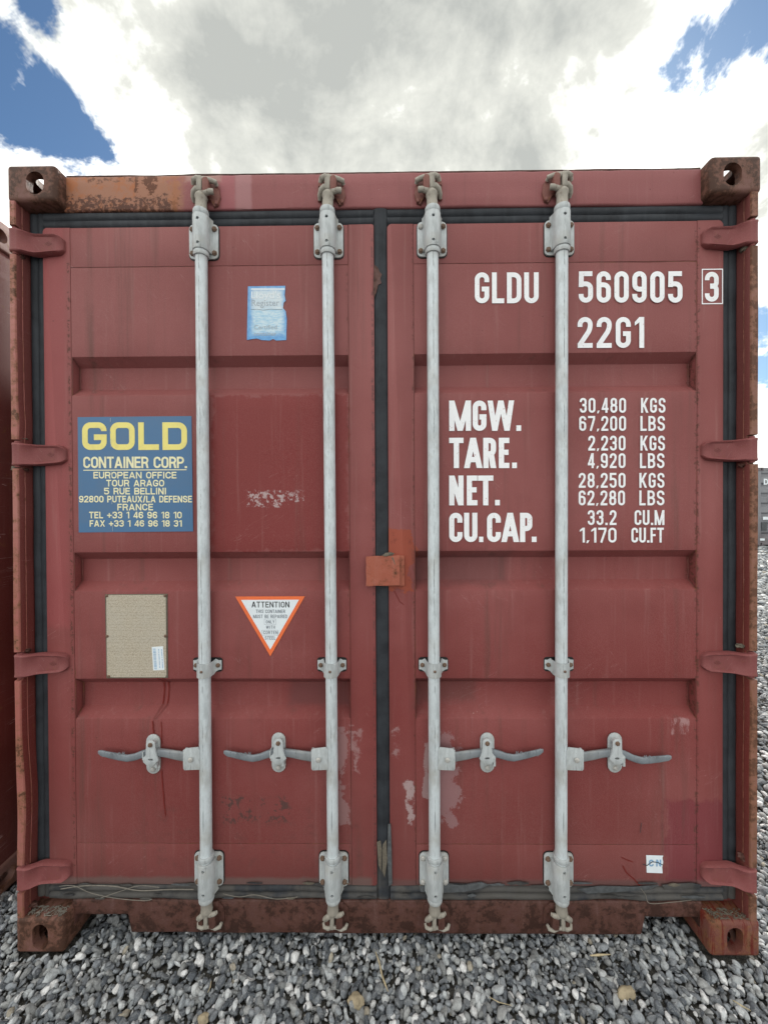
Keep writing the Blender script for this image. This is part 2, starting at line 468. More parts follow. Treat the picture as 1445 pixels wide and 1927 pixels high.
# pebbles: every stone takes its own colour
m, k = material('river_pebble')
oi = k.n('ShaderNodeObjectInfo')
rnd = oi.outputs['Random']
oc = k.n('ShaderNodeTexCoord').outputs['Object']
ramp = k.n('ShaderNodeValToRGB', {0: rnd})
cr = ramp.color_ramp
cr.interpolation = 'CONSTANT'
stops = [(.0, (.095, .108, .126)), (.10, (.175, .188, .205)), (.20, (.26, .268, .272)), (.29, (.33, .355, .38)), (.40, (.205, .222, .245)),
         (.49, (.41, .42, .42)), (.57, (.12, .132, .15)), (.64, (.49, .515, .53)), (.74, (.27, .275, .275)), (.785, (.29, .312, .34)), (.85, (.63, .65, .66)),
         (.90, (.80, .80, .80)), (.985, (.38, .34, .27))]
cr.elements[0].position = 0
cr.elements[0].color = (*stops[0][1], 1)
cr.elements[1].position = stops[1][0]
cr.elements[1].color = (*stops[1][1], 1)
for p, cc in stops[2:]:
    e = cr.elements.new(p)
    e.color = (*cc, 1)
sv = k.vm('ADD', oc, k.n('ShaderNodeCombineXYZ', {0: k.m('MULTIPLY', rnd, 37.0), 1: rnd, 2: rnd}).outputs[0])
n1 = k.noise(sv, 2.2, 6, .68)
vein = k.mr(k.m('ABSOLUTE', k.m('SUBTRACT', k.noise(sv, 1.6, 4, .6, .5), .5)), .03, .0)
c = k.mix(k.mr(n1, .38, .68), ramp.outputs[0], k.mix(1.0, ramp.outputs[0], (.60, .60, .60), 'MULTIPLY'))
c = k.mix(k.m('MULTIPLY', vein, .35), c, (.48, .48, .47))
c = k.mix(k.m('MULTIPLY', k.mr(k.noise(sv, 14, 4, .7), .55, .75), .35), c, (.42, .41, .38))
finish(k, c, .68, 0, n1, .35, .15, .4)
M_PEB = m

m, k = material('gravel_bed')
oc = k.n('ShaderNodeTexCoord').outputs['Object']
dd = k.n('ShaderNodeTexVoronoi', {'Vector': oc, 'Scale': 26.0}, feature='DISTANCE_TO_EDGE').outputs[0]
cc = k.n('ShaderNodeSeparateColor', {0: k.vor(oc, 26, out=1)}).outputs[0]
st = k.mix(cc, (.11, .115, .12), (.42, .43, .43))
soil = k.mix(k.mr(k.noise(oc, 300, 5, .75), .35, .7), (.030, .028, .026), (.15, .14, .12))
pos = k.n('ShaderNodeVectorMath', {0: oc, 1: (0, 0, 0)}, operation='DISTANCE').outputs[1]
far = k.mr(pos, 4, 7)
c = k.mix(k.m('MULTIPLY', k.mr(dd, .03, .16), far), soil, st)
c = k.mix(k.mr(pos, 18, 40), c, k.mix(k.noise(oc, .35, 5, .6), (.15, .155, .155), (.24, .24, .235)))
finish(k, c, .9, 0, k.mr(dd, .0, .3), .8, .012)
M_BED = m


# ------------------------------------------------------------------ mesh helpers
def new_bm():
    return bmesh.new()


def to_mesh(bm, name, smooth=None, recalc=True):
    if recalc:
        bmesh.ops.recalc_face_normals(bm, faces=bm.faces)
    me = bpy.data.meshes.new(name)
    bm.to_mesh(me)
    bm.free()
    if smooth is not None:
        me.shade_smooth()
        if smooth < 179:
            me.set_sharp_from_angle(angle=R(smooth))
    return me


def ob(name, me, mat=None, parent=None, loc=(0, 0, 0), rot=(0, 0, 0), scl=(1, 1, 1), label=None):
    if isinstance(me, bmesh.types.BMesh):
        me = to_mesh(me, name)
    if mat is not None and len(me.materials) == 0:
        me.materials.append(mat)
    o = bpy.data.objects.new(name, me)
    S.collection.objects.link(o)
    o.location, o.rotation_euler, o.scale = loc, rot, scl
    if parent is not None:
        o.parent = parent
    if label:
        o['label'] = label
    return o


def thing(name, label, cat, loc=(0, 0, 0), group=None):
    o = bpy.data.objects.new(name, None)
    S.collection.objects.link(o)
    o.location = loc
    o.empty_display_size = .2
    o['label'] = label
    o['category'] = cat
    if group:
        o['group'] = group
    return o


def box(bm, x0, x1, y0, y1, z0, z1, bev=0.0, seg=2):
    r = bmesh.ops.create_cube(bm, size=1.0)
    vs = r['verts']
    for v in vs:
        v.co = Vector(((x0 + x1) / 2 + v.co.x * (x1 - x0), (y0 + y1) / 2 + v.co.y * (y1 - y0), (z0 + z1) / 2 + v.co.z * (z1 - z0)))
    if bev > 0:
        es = list({e for v in vs for e in v.link_edges})
        bmesh.ops.bevel(bm, geom=es, offset=bev, segments=seg, affect='EDGES', profile=.5)
    return vs


def prism(bm, outline, a0, a1, axis='y', bev=0.0):
    """outline: 2D points; extruded along axis from a0 to a1.  axis y: (x,z); axis z: (x,y); axis x: (y,z)"""
    def P(u, v, a):
        return {'y': (u, a, v), 'z': (u, v, a), 'x': (a, u, v)}[axis]
    lo = [bm.verts.new(P(u, v, a0)) for u, v in outline]
    hi = [bm.verts.new(P(u, v, a1)) for u, v in outline]
    n = len(outline)
    fs = [bm.faces.new(lo), bm.faces.new(hi[::-1])]
    for i in range(n):
        fs.append(bm.faces.new((lo[i], lo[(i + 1) % n], hi[(i + 1) % n], hi[i])))
    if bev > 0:
        es = list({e for f in fs[:2] for e in f.edges})
        bmesh.ops.bevel(bm, geom=es, offset=bev, segments=2, affect='EDGES', profile=.5)


def lathe(bm, prof, seg=24, center=(0, 0, 0), axis='z'):
    """prof: (radius, height) pairs"""
    rings = []
    cx, cy, cz = center
    for r, h in prof:
        ring = []
        for i in range(seg):
            a = 2 * math.pi * i / seg
            u, v = r * math.cos(a), r * math.sin(a)
            if axis == 'z':
                p = (cx + u, cy + v, cz + h)
            elif axis == 'y':
                p = (cx + u, cy + h, cz + v)
            else:
                p = (cx + h, cy + u, cz + v)
            ring.append(bm.verts.new(p))
        rings.append(ring)
    for a, b in zip(rings, rings[1:]):
        for i in range(seg):
            j = (i + 1) % seg
            bm.faces.new((a[i], a[j], b[j], b[i]))
    bm.faces.new(rings[0])
    bm.faces.new(rings[-1][::-1])


def tube(bm, pts, radii, seg=10, flat=1.0):
    """swept round bar through pts; radii one per point; flat squashes it along y"""
    pts = [Vector(p) for p in pts]
    if not isinstance(radii, (list, tuple)):
        radii = [radii] * len(pts)
    rings = []
    up = Vector((0, 1, 0))
    for i, p in enumerate(pts):
        t = (pts[min(i + 1, len(pts) - 1)] - pts[max(i - 1, 0)]).normalized()
        ref = up if abs(t.dot(up)) < .95 else Vector((1, 0, 0))
        a = t.cross(ref).normalized()
        b = t.cross(a).normalized()
        ring = []
        for q in range(seg):
            an = 2 * math.pi * q / seg
            o = a * math.cos(an) * radii[i] + b * math.sin(an) * radii[i] * flat
            ring.append(bm.verts.new(p + o))
        rings.append(ring)
    for a, b in zip(rings, rings[1:]):
        for i in range(seg):
            j = (i + 1) % seg
            bm.faces.new((a[i], a[j], b[j], b[i]))
    bm.faces.new(rings[0][::-1])
    bm.faces.new(rings[-1])


def slab(bm, F, B):
    """closed solid between two equal grids of points"""
    n, q = len(F), len(F[0])
    f = [[bm.verts.new(p) for p in row] for row in F]
    b = [[bm.verts.new(p) for p in row] for row in B]
    for i in range(n - 1):
        for j in range(q - 1):
            bm.faces.new((f[i][j], f[i + 1][j], f[i + 1][j + 1], f[i][j + 1]))
            bm.faces.new((b[i][j], b[i][j + 1], b[i + 1][j + 1], b[i + 1][j]))
    for i in range(n - 1):
        bm.faces.new((f[i][0], b[i][0], b[i + 1][0], f[i + 1][0]))
        bm.faces.new((f[i][-1], f[i + 1][-1], b[i + 1][-1], b[i][-1]))
    for j in range(q - 1):
        bm.faces.new((f[0][j], f[0][j + 1], b[0][j + 1], b[0][j]))
        bm.faces.new((f[-1][j], b[-1][j], b[-1][j + 1], f[-1][j + 1]))


def stadium(w, h, n=10, cx=0, cz=0):
    """rounded slot outline, w across, h tall"""
    pts = []
    r = min(w, h) / 2
    if h >= w:
        for c, a0 in ((h / 2 - r, 0), (-(h / 2 - r), 180)):
            for i in range(n + 1):
                a = R(a0 + 180 * i / n)
                pts.append((cx + r * math.cos(a), cz + c + r * math.sin(a)))
    else:
        for c, a0 in ((w / 2 - r, -90), (-(w / 2 - r), 90)):
            for i in range(n + 1):
                a = R(a0 + 180 * i / n)
                pts.append((cx + c + r * math.cos(a), cz + r * math.sin(a)))
    return pts


def rrect(x0, x1, z0, z1, r, n=5):
    pts = []
    rs = r if isinstance(r, (list, tuple)) else [r] * 4      # tr, tl, bl, br
    for (cx, cz, a0), q in zip(((x1, z1, 0), (x0, z1, 90), (x0, z0, 180), (x1, z0, 270)), rs):
        if q <= 0:
            pts.append((cx, cz))
            continue
        sx = cx - q if cx == x1 else cx + q
        sz = cz - q if cz == z1 else cz + q
        for i in range(n + 1):
            a = R(a0 + 90 * i / n)
            pts.append((sx + q * math.cos(a), sz + q * math.sin(a)))
    return pts


def boolean(me, cutters):
    """me minus each cutter mesh, without operators"""
    a = bpy.data.objects.new('tmp', me)
    S.collection.objects.link(a)
    tmp = []
    for c in cutters:
        o = bpy.data.objects.new('tmp', c)
        S.collection.objects.link(o)
        tmp.append(o)
        md = a.modifiers.new('b', 'BOOLEAN')
        md.operation = 'DIFFERENCE'
        md.solver = 'EXACT'
        md.object = o
    dg = bpy.context.evaluated_depsgraph_get()
    out = bpy.data.meshes.new_from_object(a.evaluated_get(dg))
    for o in tmp + [a]:
        bpy.data.objects.remove(o)
    return out


def smooth_by(me, ang=35):
    me.shade_smooth()
    me.set_sharp_from_angle(angle=R(ang))
    return me


# ------------------------------------------------------------------ stroke lettering
def fillet(pts, closed):
    out = []
    n = len(pts)
    for i, p in enumerate(pts):
        x, z, r = (p[0], p[1], p[2] if len(p) > 2 else 0)
        if r <= 0 or (not closed and i in (0, n - 1)):
            out.append((x, z))
            continue
        a, b = Vector(pts[i - 1][:2]), Vector(pts[(i + 1) % n][:2])
        c = Vector((x, z))
        la, lb = (a - c).length, (b - c).length
        q = min(r, la * .5 if pts[i - 1][2:] and pts[i - 1][2] > 0 else la, lb * .5 if pts[(i + 1) % n][2:] and pts[(i + 1) % n][2] > 0 else lb)
        p0, p1 = c + (a - c).normalized() * q, c + (b - c).normalized() * q
        for s in range(7):
            t = s / 6
            # circular-ish blend (conic weighted)
            wq = .7071
            den = (1 - t) ** 2 + 2 * wq * t * (1 - t) + t * t
            v = (p0 * (1 - t) ** 2 + c * 2 * wq * t * (1 - t) + p1 * t * t) / den
            out.append((v.x, v.y))
    return out


def ribbon(bm, pts, tk, y, closed=False):
    pts = [Vector(p) for p in pts]
    q = [pts[0]]
    for p in pts[1:]:
        if (p - q[-1]).length > 1e-6:
            q.append(p)
    pts = q
    n = len(pts)
    L, Rr = [], []
    for i in range(n):
        if closed:
            a, b = pts[i - 1], pts[(i + 1) % n]
        else:
            a, b = pts[max(i - 1, 0)], pts[min(i + 1, n - 1)]
        d0 = (pts[i] - a).normalized() if (pts[i] - a).length > 0 else (b - pts[i]).normalized()
        d1 = (b - pts[i]).normalized() if (b - pts[i]).length > 0 else d0
        n0, n1 = Vector((-d0.y, d0.x)), Vector((-d1.y, d1.x))
        mn = (n0 + n1)
        mn = mn.normalized() if mn.length > 1e-6 else n0
        kf = tk / 2 / max(.45, mn.dot(n0))
        L.append(bm.verts.new((pts[i].x + mn.x * kf, y, pts[i].y + mn.y * kf)))
        Rr.append(bm.verts.new((pts[i].x - mn.x * kf, y, pts[i].y - mn.y * kf)))
    m_ = n if closed else n - 1
    for i in range(m_):
        j = (i + 1) % n
        bm.faces.new((L[i], L[j], Rr[j], Rr[i]))


QCAP = .34


def glyph(ch, w, t, hx=1.0):
    """strokes of a capital in a box w wide, 1 tall, stem t. returns (polylines, polygons)"""
    l, r, b, T, m_ = t / 2, w - t / 2, t / 2, 1 - t / 2, .5
    q = (r - l) / 2 if w < .75 else (r - l) * .48
    q = min(q, QCAP)
    PL, PG = [], []

    def par(x0, z0, x1, z1, tw=t * 1.08):
        PG.append([(x0 - tw / 2, z0), (x0 + tw / 2, z0), (x1 + tw / 2, z1), (x1 - tw / 2, z1)])
    if ch in 'O0':
        PL.append(([(l, b, q), (r, b, q), (r, T, q), (l, T, q)], True))
    elif ch == 'C':
        PL.append(([(r, .66), (r, T, q), (l, T, q), (l, b, q), (r, b, q), (r, .34)], False))
    elif ch == 'G':
        q2 = min(q, .455 - t)
        PL.append(([(r, .68), (r, T, q), (l, T, q), (l, b, q), (r, b, q2), (r, .46), (w * .48, .46)], False))
    elif ch == 'S':
        PL.append(([(r, .70), (r, T, q), (l, T, q), (l, .53, q), (r, .47, q), (r, b, q), (l, b, q), (l, .30)], False))
    elif ch == 'D':
        PL.append(([(l, b, 0), (l, T, 0), (r, T, q * 1.1), (r, b, q * 1.1)], True))
    elif ch == 'P':
        PL.append(([(l, 0), (l, T), (r, T, q), (r, .46, q), (l + t / 2, .46)], False))
    elif ch == 'R':
        PL.append(([(l, 0), (l, T), (r, T, q), (r, .47, q), (l + t / 2, .47)], False))
        par(r + .0, 0, r - w * .18, .47)
    elif ch == 'B':
        PL.append(([(l, m_), (l, T), (r - .02, T, q), (r - .02, .52, q), (l + t / 2, .52)], False))
        PL.append(([(l, m_), (l, b), (r, b, q), (r, .50, q), (l + t / 2, .50)], False))
    elif ch == 'L':
        PL.append(([(l, 1), (l, b), (w, b)], False))
    elif ch == 'E':
        PL.append(([(w, T), (l, T), (l, b), (w, b)], False))
        PL.append(([(l + t / 2, m_ + .02), (w * .92, m_ + .02)], False))
    elif ch == 'F':
        PL.append(([(w, T), (l, T), (l, 0)], False))
        PL.append(([(l + t / 2, m_), (w * .9, m_)], False))
    elif ch == 'T':
        PL.append(([(0, T), (w, T)], False))
        PL.append(([(w / 2, T - t / 2), (w / 2, 0)], False))
    elif ch == 'I':
        PL.append(([(w / 2, 0), (w / 2, 1)], False))
    elif ch == 'H':
        PL.append(([(l, 0), (l, 1)], False))
        PL.append(([(r, 0), (r, 1)], False))
        PL.append(([(l + t / 2, m_), (r - t / 2, m_)], False))
    elif ch == 'U':
        PL.append(([(l, 1), (l, b, q), (r, b, q), (r, 1)], False))
    elif ch == 'J':
        PL.append(([(r, 1), (r, b, q), (l, b, q), (l, .3)], False))
    elif ch == 'N':
        PL.append(([(l, 0), (l, 1)], False))
        PL.append(([(r, 0), (r, 1)], False))
        par(r, 0, l, 1)
    elif ch == 'M':
        PL.append(([(l, 0), (l, 1)], False))
        PL.append(([(r, 0), (r, 1)], False))
        par(w / 2, 0, l, 1, t)
        par(w / 2, 0, r, 1, t)
    elif ch == 'W':
        par(w * .27, 0, t / 2, 1, t)
        par(w * .27, 0, w / 2, 1, t)
        par(w * .73, 0, w / 2, 1, t)
        par(w * .73, 0, w - t / 2, 1, t)
    elif ch == 'V':
        par(w / 2, 0, t / 2, 1)
        par(w / 2, 0, w - t / 2, 1)
    elif ch == 'A':
        par(t / 2, 0, w / 2, 1)
        par(w - t / 2, 0, w / 2, 1)
        PL.append(([(w * .25, .28), (w * .75, .28)], False))
    elif ch == 'X':
        par(t / 2, 0, w - t / 2, 1)
        par(w - t / 2, 0, t / 2, 1)
    elif ch == 'Y':
        par(w / 2, .42, t / 2, 1)
        par(w / 2, .42, w - t / 2, 1)
        PL.append(([(w / 2, 0), (w / 2, .45)], False))
    elif ch == 'K':
        PL.append(([(l, 0), (l, 1)], False))
        par(l + t * .2, .36, w - t / 2, 1)
        par(w - t / 2, 0, l + t * .9, .55)
    elif ch == '1':
        PL.append(([(r, 0), (r, 1)], False))
        PG.append([(r - t / 2, 1), (r - t / 2, .83), (0, .72), (0, .84)])
    elif ch == '2':
        PL.append(([(l, .68), (l, T, q), (r, T, q), (r, .60, q * .8), (l + .02, .14), (l + .02, b)], False))
        PL.append(([(0, b), (w, b)], False))
    elif ch == '3':
        PL.append(([(l, .72), (l, T, q), (r, T, q), (r, .53, q * .7), (w * .38, .53)], False))
        PL.append(([(w * .38, .51), (r, .51, q * .7), (r, b, q), (l, b, q), (l, .28)], False))
    elif ch == '4':
        PL.append(([(r - t * .45, 0), (r - t * .45, 1)], False))
        PL.append(([(0, .26), (w, .26)], False))
        par(t * .45, .26, r - t * .6, 1, t * .9)
    elif ch == '5':
        PL.append(([(w * .96, T), (l + .01, T), (l, .50)], False))
        PL.append(([(l, .50), (l, .60, q * .5), (r, .60, q), (r, b, q), (l, b, q), (l, .28)], False))
    elif ch == '6':
        PL.append(([(r, .72), (r, T, q), (l, T, q), (l, b, q), (r, b, q), (r, .57, q), (l + t / 2, .57)], False))
    elif ch == '9':
        PL.append(([(l, .28), (l, b, q), (r, b, q), (r, T, q), (l, T, q), (l, .43, q), (r - t / 2, .43)], False))
    elif ch == '7':
        PL.append(([(0, T), (r, T), (r, .80), (w * .36, 0)], False))
    elif ch == '8':
        PL.append(([(l + .015, .52, q * .8), (r - .015, .52, q * .8), (r - .015, T, q), (l + .015, T, q)], True))
        PL.append(([(l, b, q), (r, b, q), (r, .50, q * .8), (l, .50, q * .8)], True))
    elif ch == '.':
        PG.append([(0, 0), (w, 0), (w, t * 1.05), (0, t * 1.05)])
    elif ch == ',':
        PG.append([(-w * .1, -.035), (w * .45, -.035), (w, t * 1.05), (w * .15, t * 1.05)])
    elif ch == "'":
        PG.append([(0, .72), (w, .72), (w, 1), (0, 1)])
    elif ch == '+':
        PL.append(([(0, .45), (w, .45)], False))
        PL.append(([(w / 2, .45 - w / 2), (w / 2, .45 + w / 2)], False))
    elif ch == '/':
        par(t / 2, 0, w - t / 2, 1)
    elif ch == '-':
        PL.append(([(0, .42), (w, .42)], False))
    return PL, PG


RELW = {'M': 1.45, 'W': 1.55, 'I': .36, '.': .34, ',': .34, "'": .3, ' ': .55, '1': .62, 'A': 1.14, 'K': 1.08, 'N': 1.05, 'V': 1.1, 'X': 1.1, 'Y': 1.1,
        '/': .6, '-': .5, 'E': .88, 'F': .84, 'L': .84, 'T': .98, '+': 1.0}


def draw(bm, ch, x0, z0, wid, h, tk, y):
    """one glyph, metres"""
    PL, PG = glyph(ch, wid / h, tk / h)
    s = 0
    for pts, cl in PL:
        ribbon(bm, [(x0 + px * h, z0 + pz * h) for px, pz in fillet(pts, cl)], tk, y - s * .00006, cl)
        s += 1
    for pg in PG:
        bm.faces.new([bm.verts.new((x0 + px * h, y - s * .00006, z0 + pz * h)) for px, pz in pg])
        s += 1


def text_line(bm, txt, px0, px1, py0, py1, y, stroke=.16, fill=.84, plane=.045, wr=None):
    """txt laid between photo columns px0..px1, rows py0..py1 of the door plane; fill = share taken by the glyphs"""
    a, b = at(px0, py1, plane), at(px1, py1, plane)
    top = at(px0, py0, plane).z
    h = top - a.z
    tot = b.x - a.x
    rel = [RELW.get(c, 1.0) for c in txt]
    sum_ = sum(rel)
    n = len(txt)
    unit = tot * fill / sum_ if n > 1 else tot
    gapw = (tot - unit * sum_) / (n - 1) if n > 1 else 0
    x = a.x
    dz = (b.z - a.z) / max(tot, 1e-6)
    for c, rw in zip(txt, rel):
        if c != ' ':
            draw(bm, c, x, a.z + (x - a.x) * dz, unit * rw, h, stroke * h, y)
        x += unit * rw + gapw


def text_spans(bm, spans, py0, py1, y, stroke=.165, plane=.045):
    for ch, p0, p1 in spans:
        a = at(p0, py1, plane)
        b = at(p1, py1, plane)
        h = at(p0, py0, plane).z - a.z
        draw(bm, ch, a.x, a.z, b.x - a.x, h, stroke * h, y)


# ------------------------------------------------------------------ ground
def hgt(x, y):
    g = .012 * mnoise.noise(Vector((x * .9, y * .9, 0))) + .008 * mnoise.noise(Vector((x * 3.1, y * 3.1, 4)))
    far_ = max(0.0, y - 1.0)
    g += .0175 * far_ * (1 - .5 * min(1, far_ / 60)) if far_ < 60 else .0175 * 60 * .5
    front = max(0.0, -y - .02)
    g += -.014 - .02 * min(front, .5)
    if abs(x) > 1.05 and -.1 < y < .25 and abs(x) < 1.3:
        g += .004
    return g


bm = new_bm()
xs = [-400, -200, -100, -60, -40, -25, -15, -10, -7, -5] + [i * .1 for i in range(-40, 51)] + [6 + i for i in range(0, 16)] + [25, 32, 45, 60, 100, 200, 400]
ys = [-400, -150, -60, -25, -12, -7, -5, -4] + [i * .1 for i in range(-32, 31)] + [3.5 + .5 * i for i in range(0, 22)] + [16, 18, 22, 28, 36, 50, 80, 150, 300, 600]
grid = [[bm.verts.new((x, y, hgt(x, y) - .012)) for y in ys] for x in xs]
for i in range(len(xs) - 1):
    for j in range(len(ys) - 1):
        bm.faces.new((grid[i][j], grid[i + 1][j], grid[i + 1][j + 1], grid[i][j + 1]))
g = ob('ground', to_mesh(bm, 'ground', 180), M_BED)
g['kind'] = 'structure'

# pebble shapes
peb_col = bpy.data.collections.new('pebble_shapes')
for i in range(14):
    bm = new_bm()
    bmesh.ops.create_icosphere(bm, subdivisions=3, radius=.5)
    off = Vector((i * 7.1, i * 3.3, i * 1.7))
    sx, sy, sz = random.uniform(.9, 1.35), random.uniform(.55, .92), random.uniform(.40, .70)
    ang = i % 2 == 0
    for v in bm.verts:
        n_ = v.co.normalized()
        d = 1 + .22 * mnoise.noise(n_ * 1.3 + off) + .06 * mnoise.noise(n_ * 3.5 + off)
        if ang:
            # knapped faces: clip against a few planes
            for kk in range(5):
                pn = Vector((math.sin(kk * 2.1 + i), math.cos(kk * 1.3 + i * 2), math.sin(kk * 3.7 + i * .6))).normalized()
                dd_ = n_.dot(pn)
                if dd_ > .72:
                    d *= .76 / max(dd_, .76) if dd_ > .76 else 1
        v.co = Vector((n_.x * sx, n_.y * sy, n_.z * sz)) * .5 * d
    me = to_mesh(bm, 'pebble', 180)
    me.materials.append(M_PEB)
    po = bpy.data.objects.new('pebble', me)
    peb_col.objects.link(po)

P, Rt, Sc, Ix = [], [], [], []


def scatter(x0, x1, y0, y1, sp, size, zoff=0.0, tilt=.5, skip=None):
    nx, ny = int((x1 - x0) / sp), int((y1 - y0) / sp)
    for i in range(nx):
        for j in range(ny):
            x = x0 + (i + random.random() * 1.1) * sp
            y = y0 + (j + random.random() * 1.1) * sp
            if skip and skip(x, y):
                continue
            s = .86 * size * random.choice((.62, .78, .9, 1.0, 1.0, 1.15, 1.35)) * random.uniform(.88, 1.12)
            P.append((x, y, hgt(x, y) + zoff + random.uniform(-.004, .004) * size / .03))
            Rt.append((random.gauss(0, tilt), random.gauss(0, tilt), random.uniform(0, 6.283)))
            Sc.append((s, s * random.uniform(.85, 1.1), s * random.uniform(.85, 1.15)))
            Ix.append(random.randrange(14))


def in_cast(x, y):
    return (1.05 < abs(x) < 1.225 and -.004 < y < .185) or (x < -1.455 and x > -3.9 and y > .115)


def bare(x, y):
    return mnoise.noise(Vector((x * 2.2 + 3, y * 3.2, 7))) > .56


def no_big(x, y):
    return in_cast(x, y) or (y > .30 and abs(x) < 1.0 and random.random() < .5) or (bare(x, y) and random.random() < .75)


scatter(-1.9, 2.2, -1.25, .60, .0172, .0255, .004, .55, no_big)
scatter(-1.9, 2.2, -1.25, .60, .0150, .0125, .000, .9, in_cast)
scatter(-1.6, 2.2, -.6, .25, .030, .029, .012, .7, lambda x, y: in_cast(x, y) or bare(x, y) or random.random() < .5)
scatter(-3.3, 3.3, -2.3, -1.22, .030, .040, .004, .5)
scatter(-3.3, -1.86, -1.25, .62, .030, .040, .004, .5, in_cast)
scatter(2.17, 5.2, -1.25, .62, .030, .040, .004, .5)
scatter(1.2, 5.2, .57, 4.3, .028, .036, .004, .5)
scatter(-1.5, -1.15, .57, 6.0, .028, .034, .004, .5)
scatter(-6.5, 6.5, -5.5, -2.25, .055, .064, .002, .45)
scatter(-6.5, -3.25, -2.3, 1.5, .055, .064, .002, .45, in_cast)
scatter(3.25, 8.0, -2.3, -1.2, .055, .064, .002, .45)
scatter(5.15, 9.0, -1.25, 4.3, .055, .064, .002, .45)
scatter(1.2, 17.0, 4.2, 13.5, .080, .082, .0, .35)
me = bpy.data.meshes.new('gravel')
me.from_pydata(P, [], [])
a = me.attributes.new('rot', 'FLOAT_VECTOR', 'POINT')
a.data.foreach_set('vector', [c for v in Rt for c in v])
a = me.attributes.new('scl', 'FLOAT_VECTOR', 'POINT')
a.data.foreach_set('vector', [c for v in Sc for c in v])
a = me.attributes.new('idx', 'INT', 'POINT')
a.data.foreach_set('value', Ix)
gr = ob('gravel', me)
gr['kind'] = 'stuff'
gr['label'] = 'grey river gravel of rounded pebbles covering the yard'
gr['category'] = 'gravel'
ng = bpy.data.node_groups.new('lay_pebbles', 'GeometryNodeTree')
ng.interface.new_socket('Geometry', in_out='INPUT', socket_type='NodeSocketGeometry')
ng.interface.new_socket('Geometry', in_out='OUTPUT', socket_type='NodeSocketGeometry')
N = ng.nodes
gi, go = N.new('NodeGroupInput'), N.new('NodeGroupOutput')
ci = N.new('GeometryNodeCollectionInfo')
ci.inputs['Collection'].default_value = peb_col
ci.inputs['Separate Children'].default_value = True
ci.inputs['Reset Children'].default_value = True
ip = N.new('GeometryNodeInstanceOnPoints')
ip.inputs['Pick Instance'].default_value = True


def named(nm, dt):
    q_ = N.new('GeometryNodeInputNamedAttribute')
    q_.data_type = dt
    q_.inputs['Name'].default_value = nm
    return q_.outputs[0]


e2r = N.new('FunctionNodeEulerToRotation')
Lk = ng.links.new
Lk(gi.outputs[0], ip.inputs['Points'])
Lk(ci.outputs[0], ip.inputs['Instance'])
Lk(named('idx', 'INT'), ip.inputs['Instance Index'])
Lk(named('rot', 'FLOAT_VECTOR'), e2r.inputs[0])
Lk(e2r.outputs[0], ip.inputs['Rotation'])
Lk(named('scl', 'FLOAT_VECTOR'), ip.inputs['Scale'])
Lk(ip.outputs[0], go.inputs[0])
md = gr.modifiers.new('lay', 'NODES')
md.node_group = ng

# ------------------------------------------------------------------ the container
C = thing('shipping_container', 'weathered dark red shipping container with closed double doors, centre of the yard', 'shipping container')
YD = .045                      # front of the door leaves
HX = 1.219


# corner castings
def casting(kind):
    bm = new_bm()
    box(bm, 0, .162, 0, .178, 0, .118, .013, 4)
    # hammered look
    base = to_mesh(bm, 'casting')
    cuts = []
    b = new_bm(); box(b, .026, .135, .026, .150, .022, .096); cuts.append(to_mesh(b, 'c'))
    cx = .094 if kind == 'top' else .083
    if kind == 'top':
        b = new_bm(); prism(b, stadium(.058, .074, 10, cx, .057), -.02, .05, 'y'); cuts.append(to_mesh(b, 'c'))
        b = new_bm(); prism(b, stadium(.058, .112, 10, .081, .089), .07, .14, 'z'); cuts.append(to_mesh(b, 'c'))
    else:
        b = new_bm(); prism(b, stadium(.052, .084, 10, cx, .056), -.02, .05, 'y'); cuts.append(to_mesh(b, 'c'))
        b = new_bm(); prism(b, stadium(.058, .112, 10, .081, .089), -.02, .05, 'z'); cuts.append(to_mesh(b, 'c'))
    b = new_bm(); prism(b, stadium(.074, .052, 10, .089, .058), -.02, .05, 'x'); cuts.append(to_mesh(b, 'c'))
    return smooth_by(boolean(base, cuts), 40)


ct, cb = casting('top'), casting('bottom')
ct.materials.append(M_CAST)
cb.materials.append(M_CAST)
LEN = 6.058
for sx in (-1, 1):
    for yy, sy in ((0, 1), (LEN, -1)):
        ob('corner_casting', ct, None, C, (sx * HX, yy, 2.473), scl=(-sx, sy, 1))
        o = ob('corner_casting', cb, None, C, (sx * HX, yy, 0), scl=(-sx, sy, 1))
        if sx == 1 and sy == 1:
            bmc = bmesh.new(); bmc.from_mesh(cb)
            bmesh.ops.transform(bmc, matrix=Matrix.Translation((HX, 0, 0)) @ Matrix.Diagonal((-1, 1, 1, 1)), verts=bmc.verts)
            bmesh.ops.reverse_faces(bmc, faces=bmc.faces)
            mm = to_mesh(bmc, 'corner_casting', 40, False)
            mm.materials.append(M_CAST_R)
            o.data = mm
            o.location = (0, 0, 0)
            o.scale = (1, 1, 1)
            o['label'] = 'casting with dark red streaks run down its face'


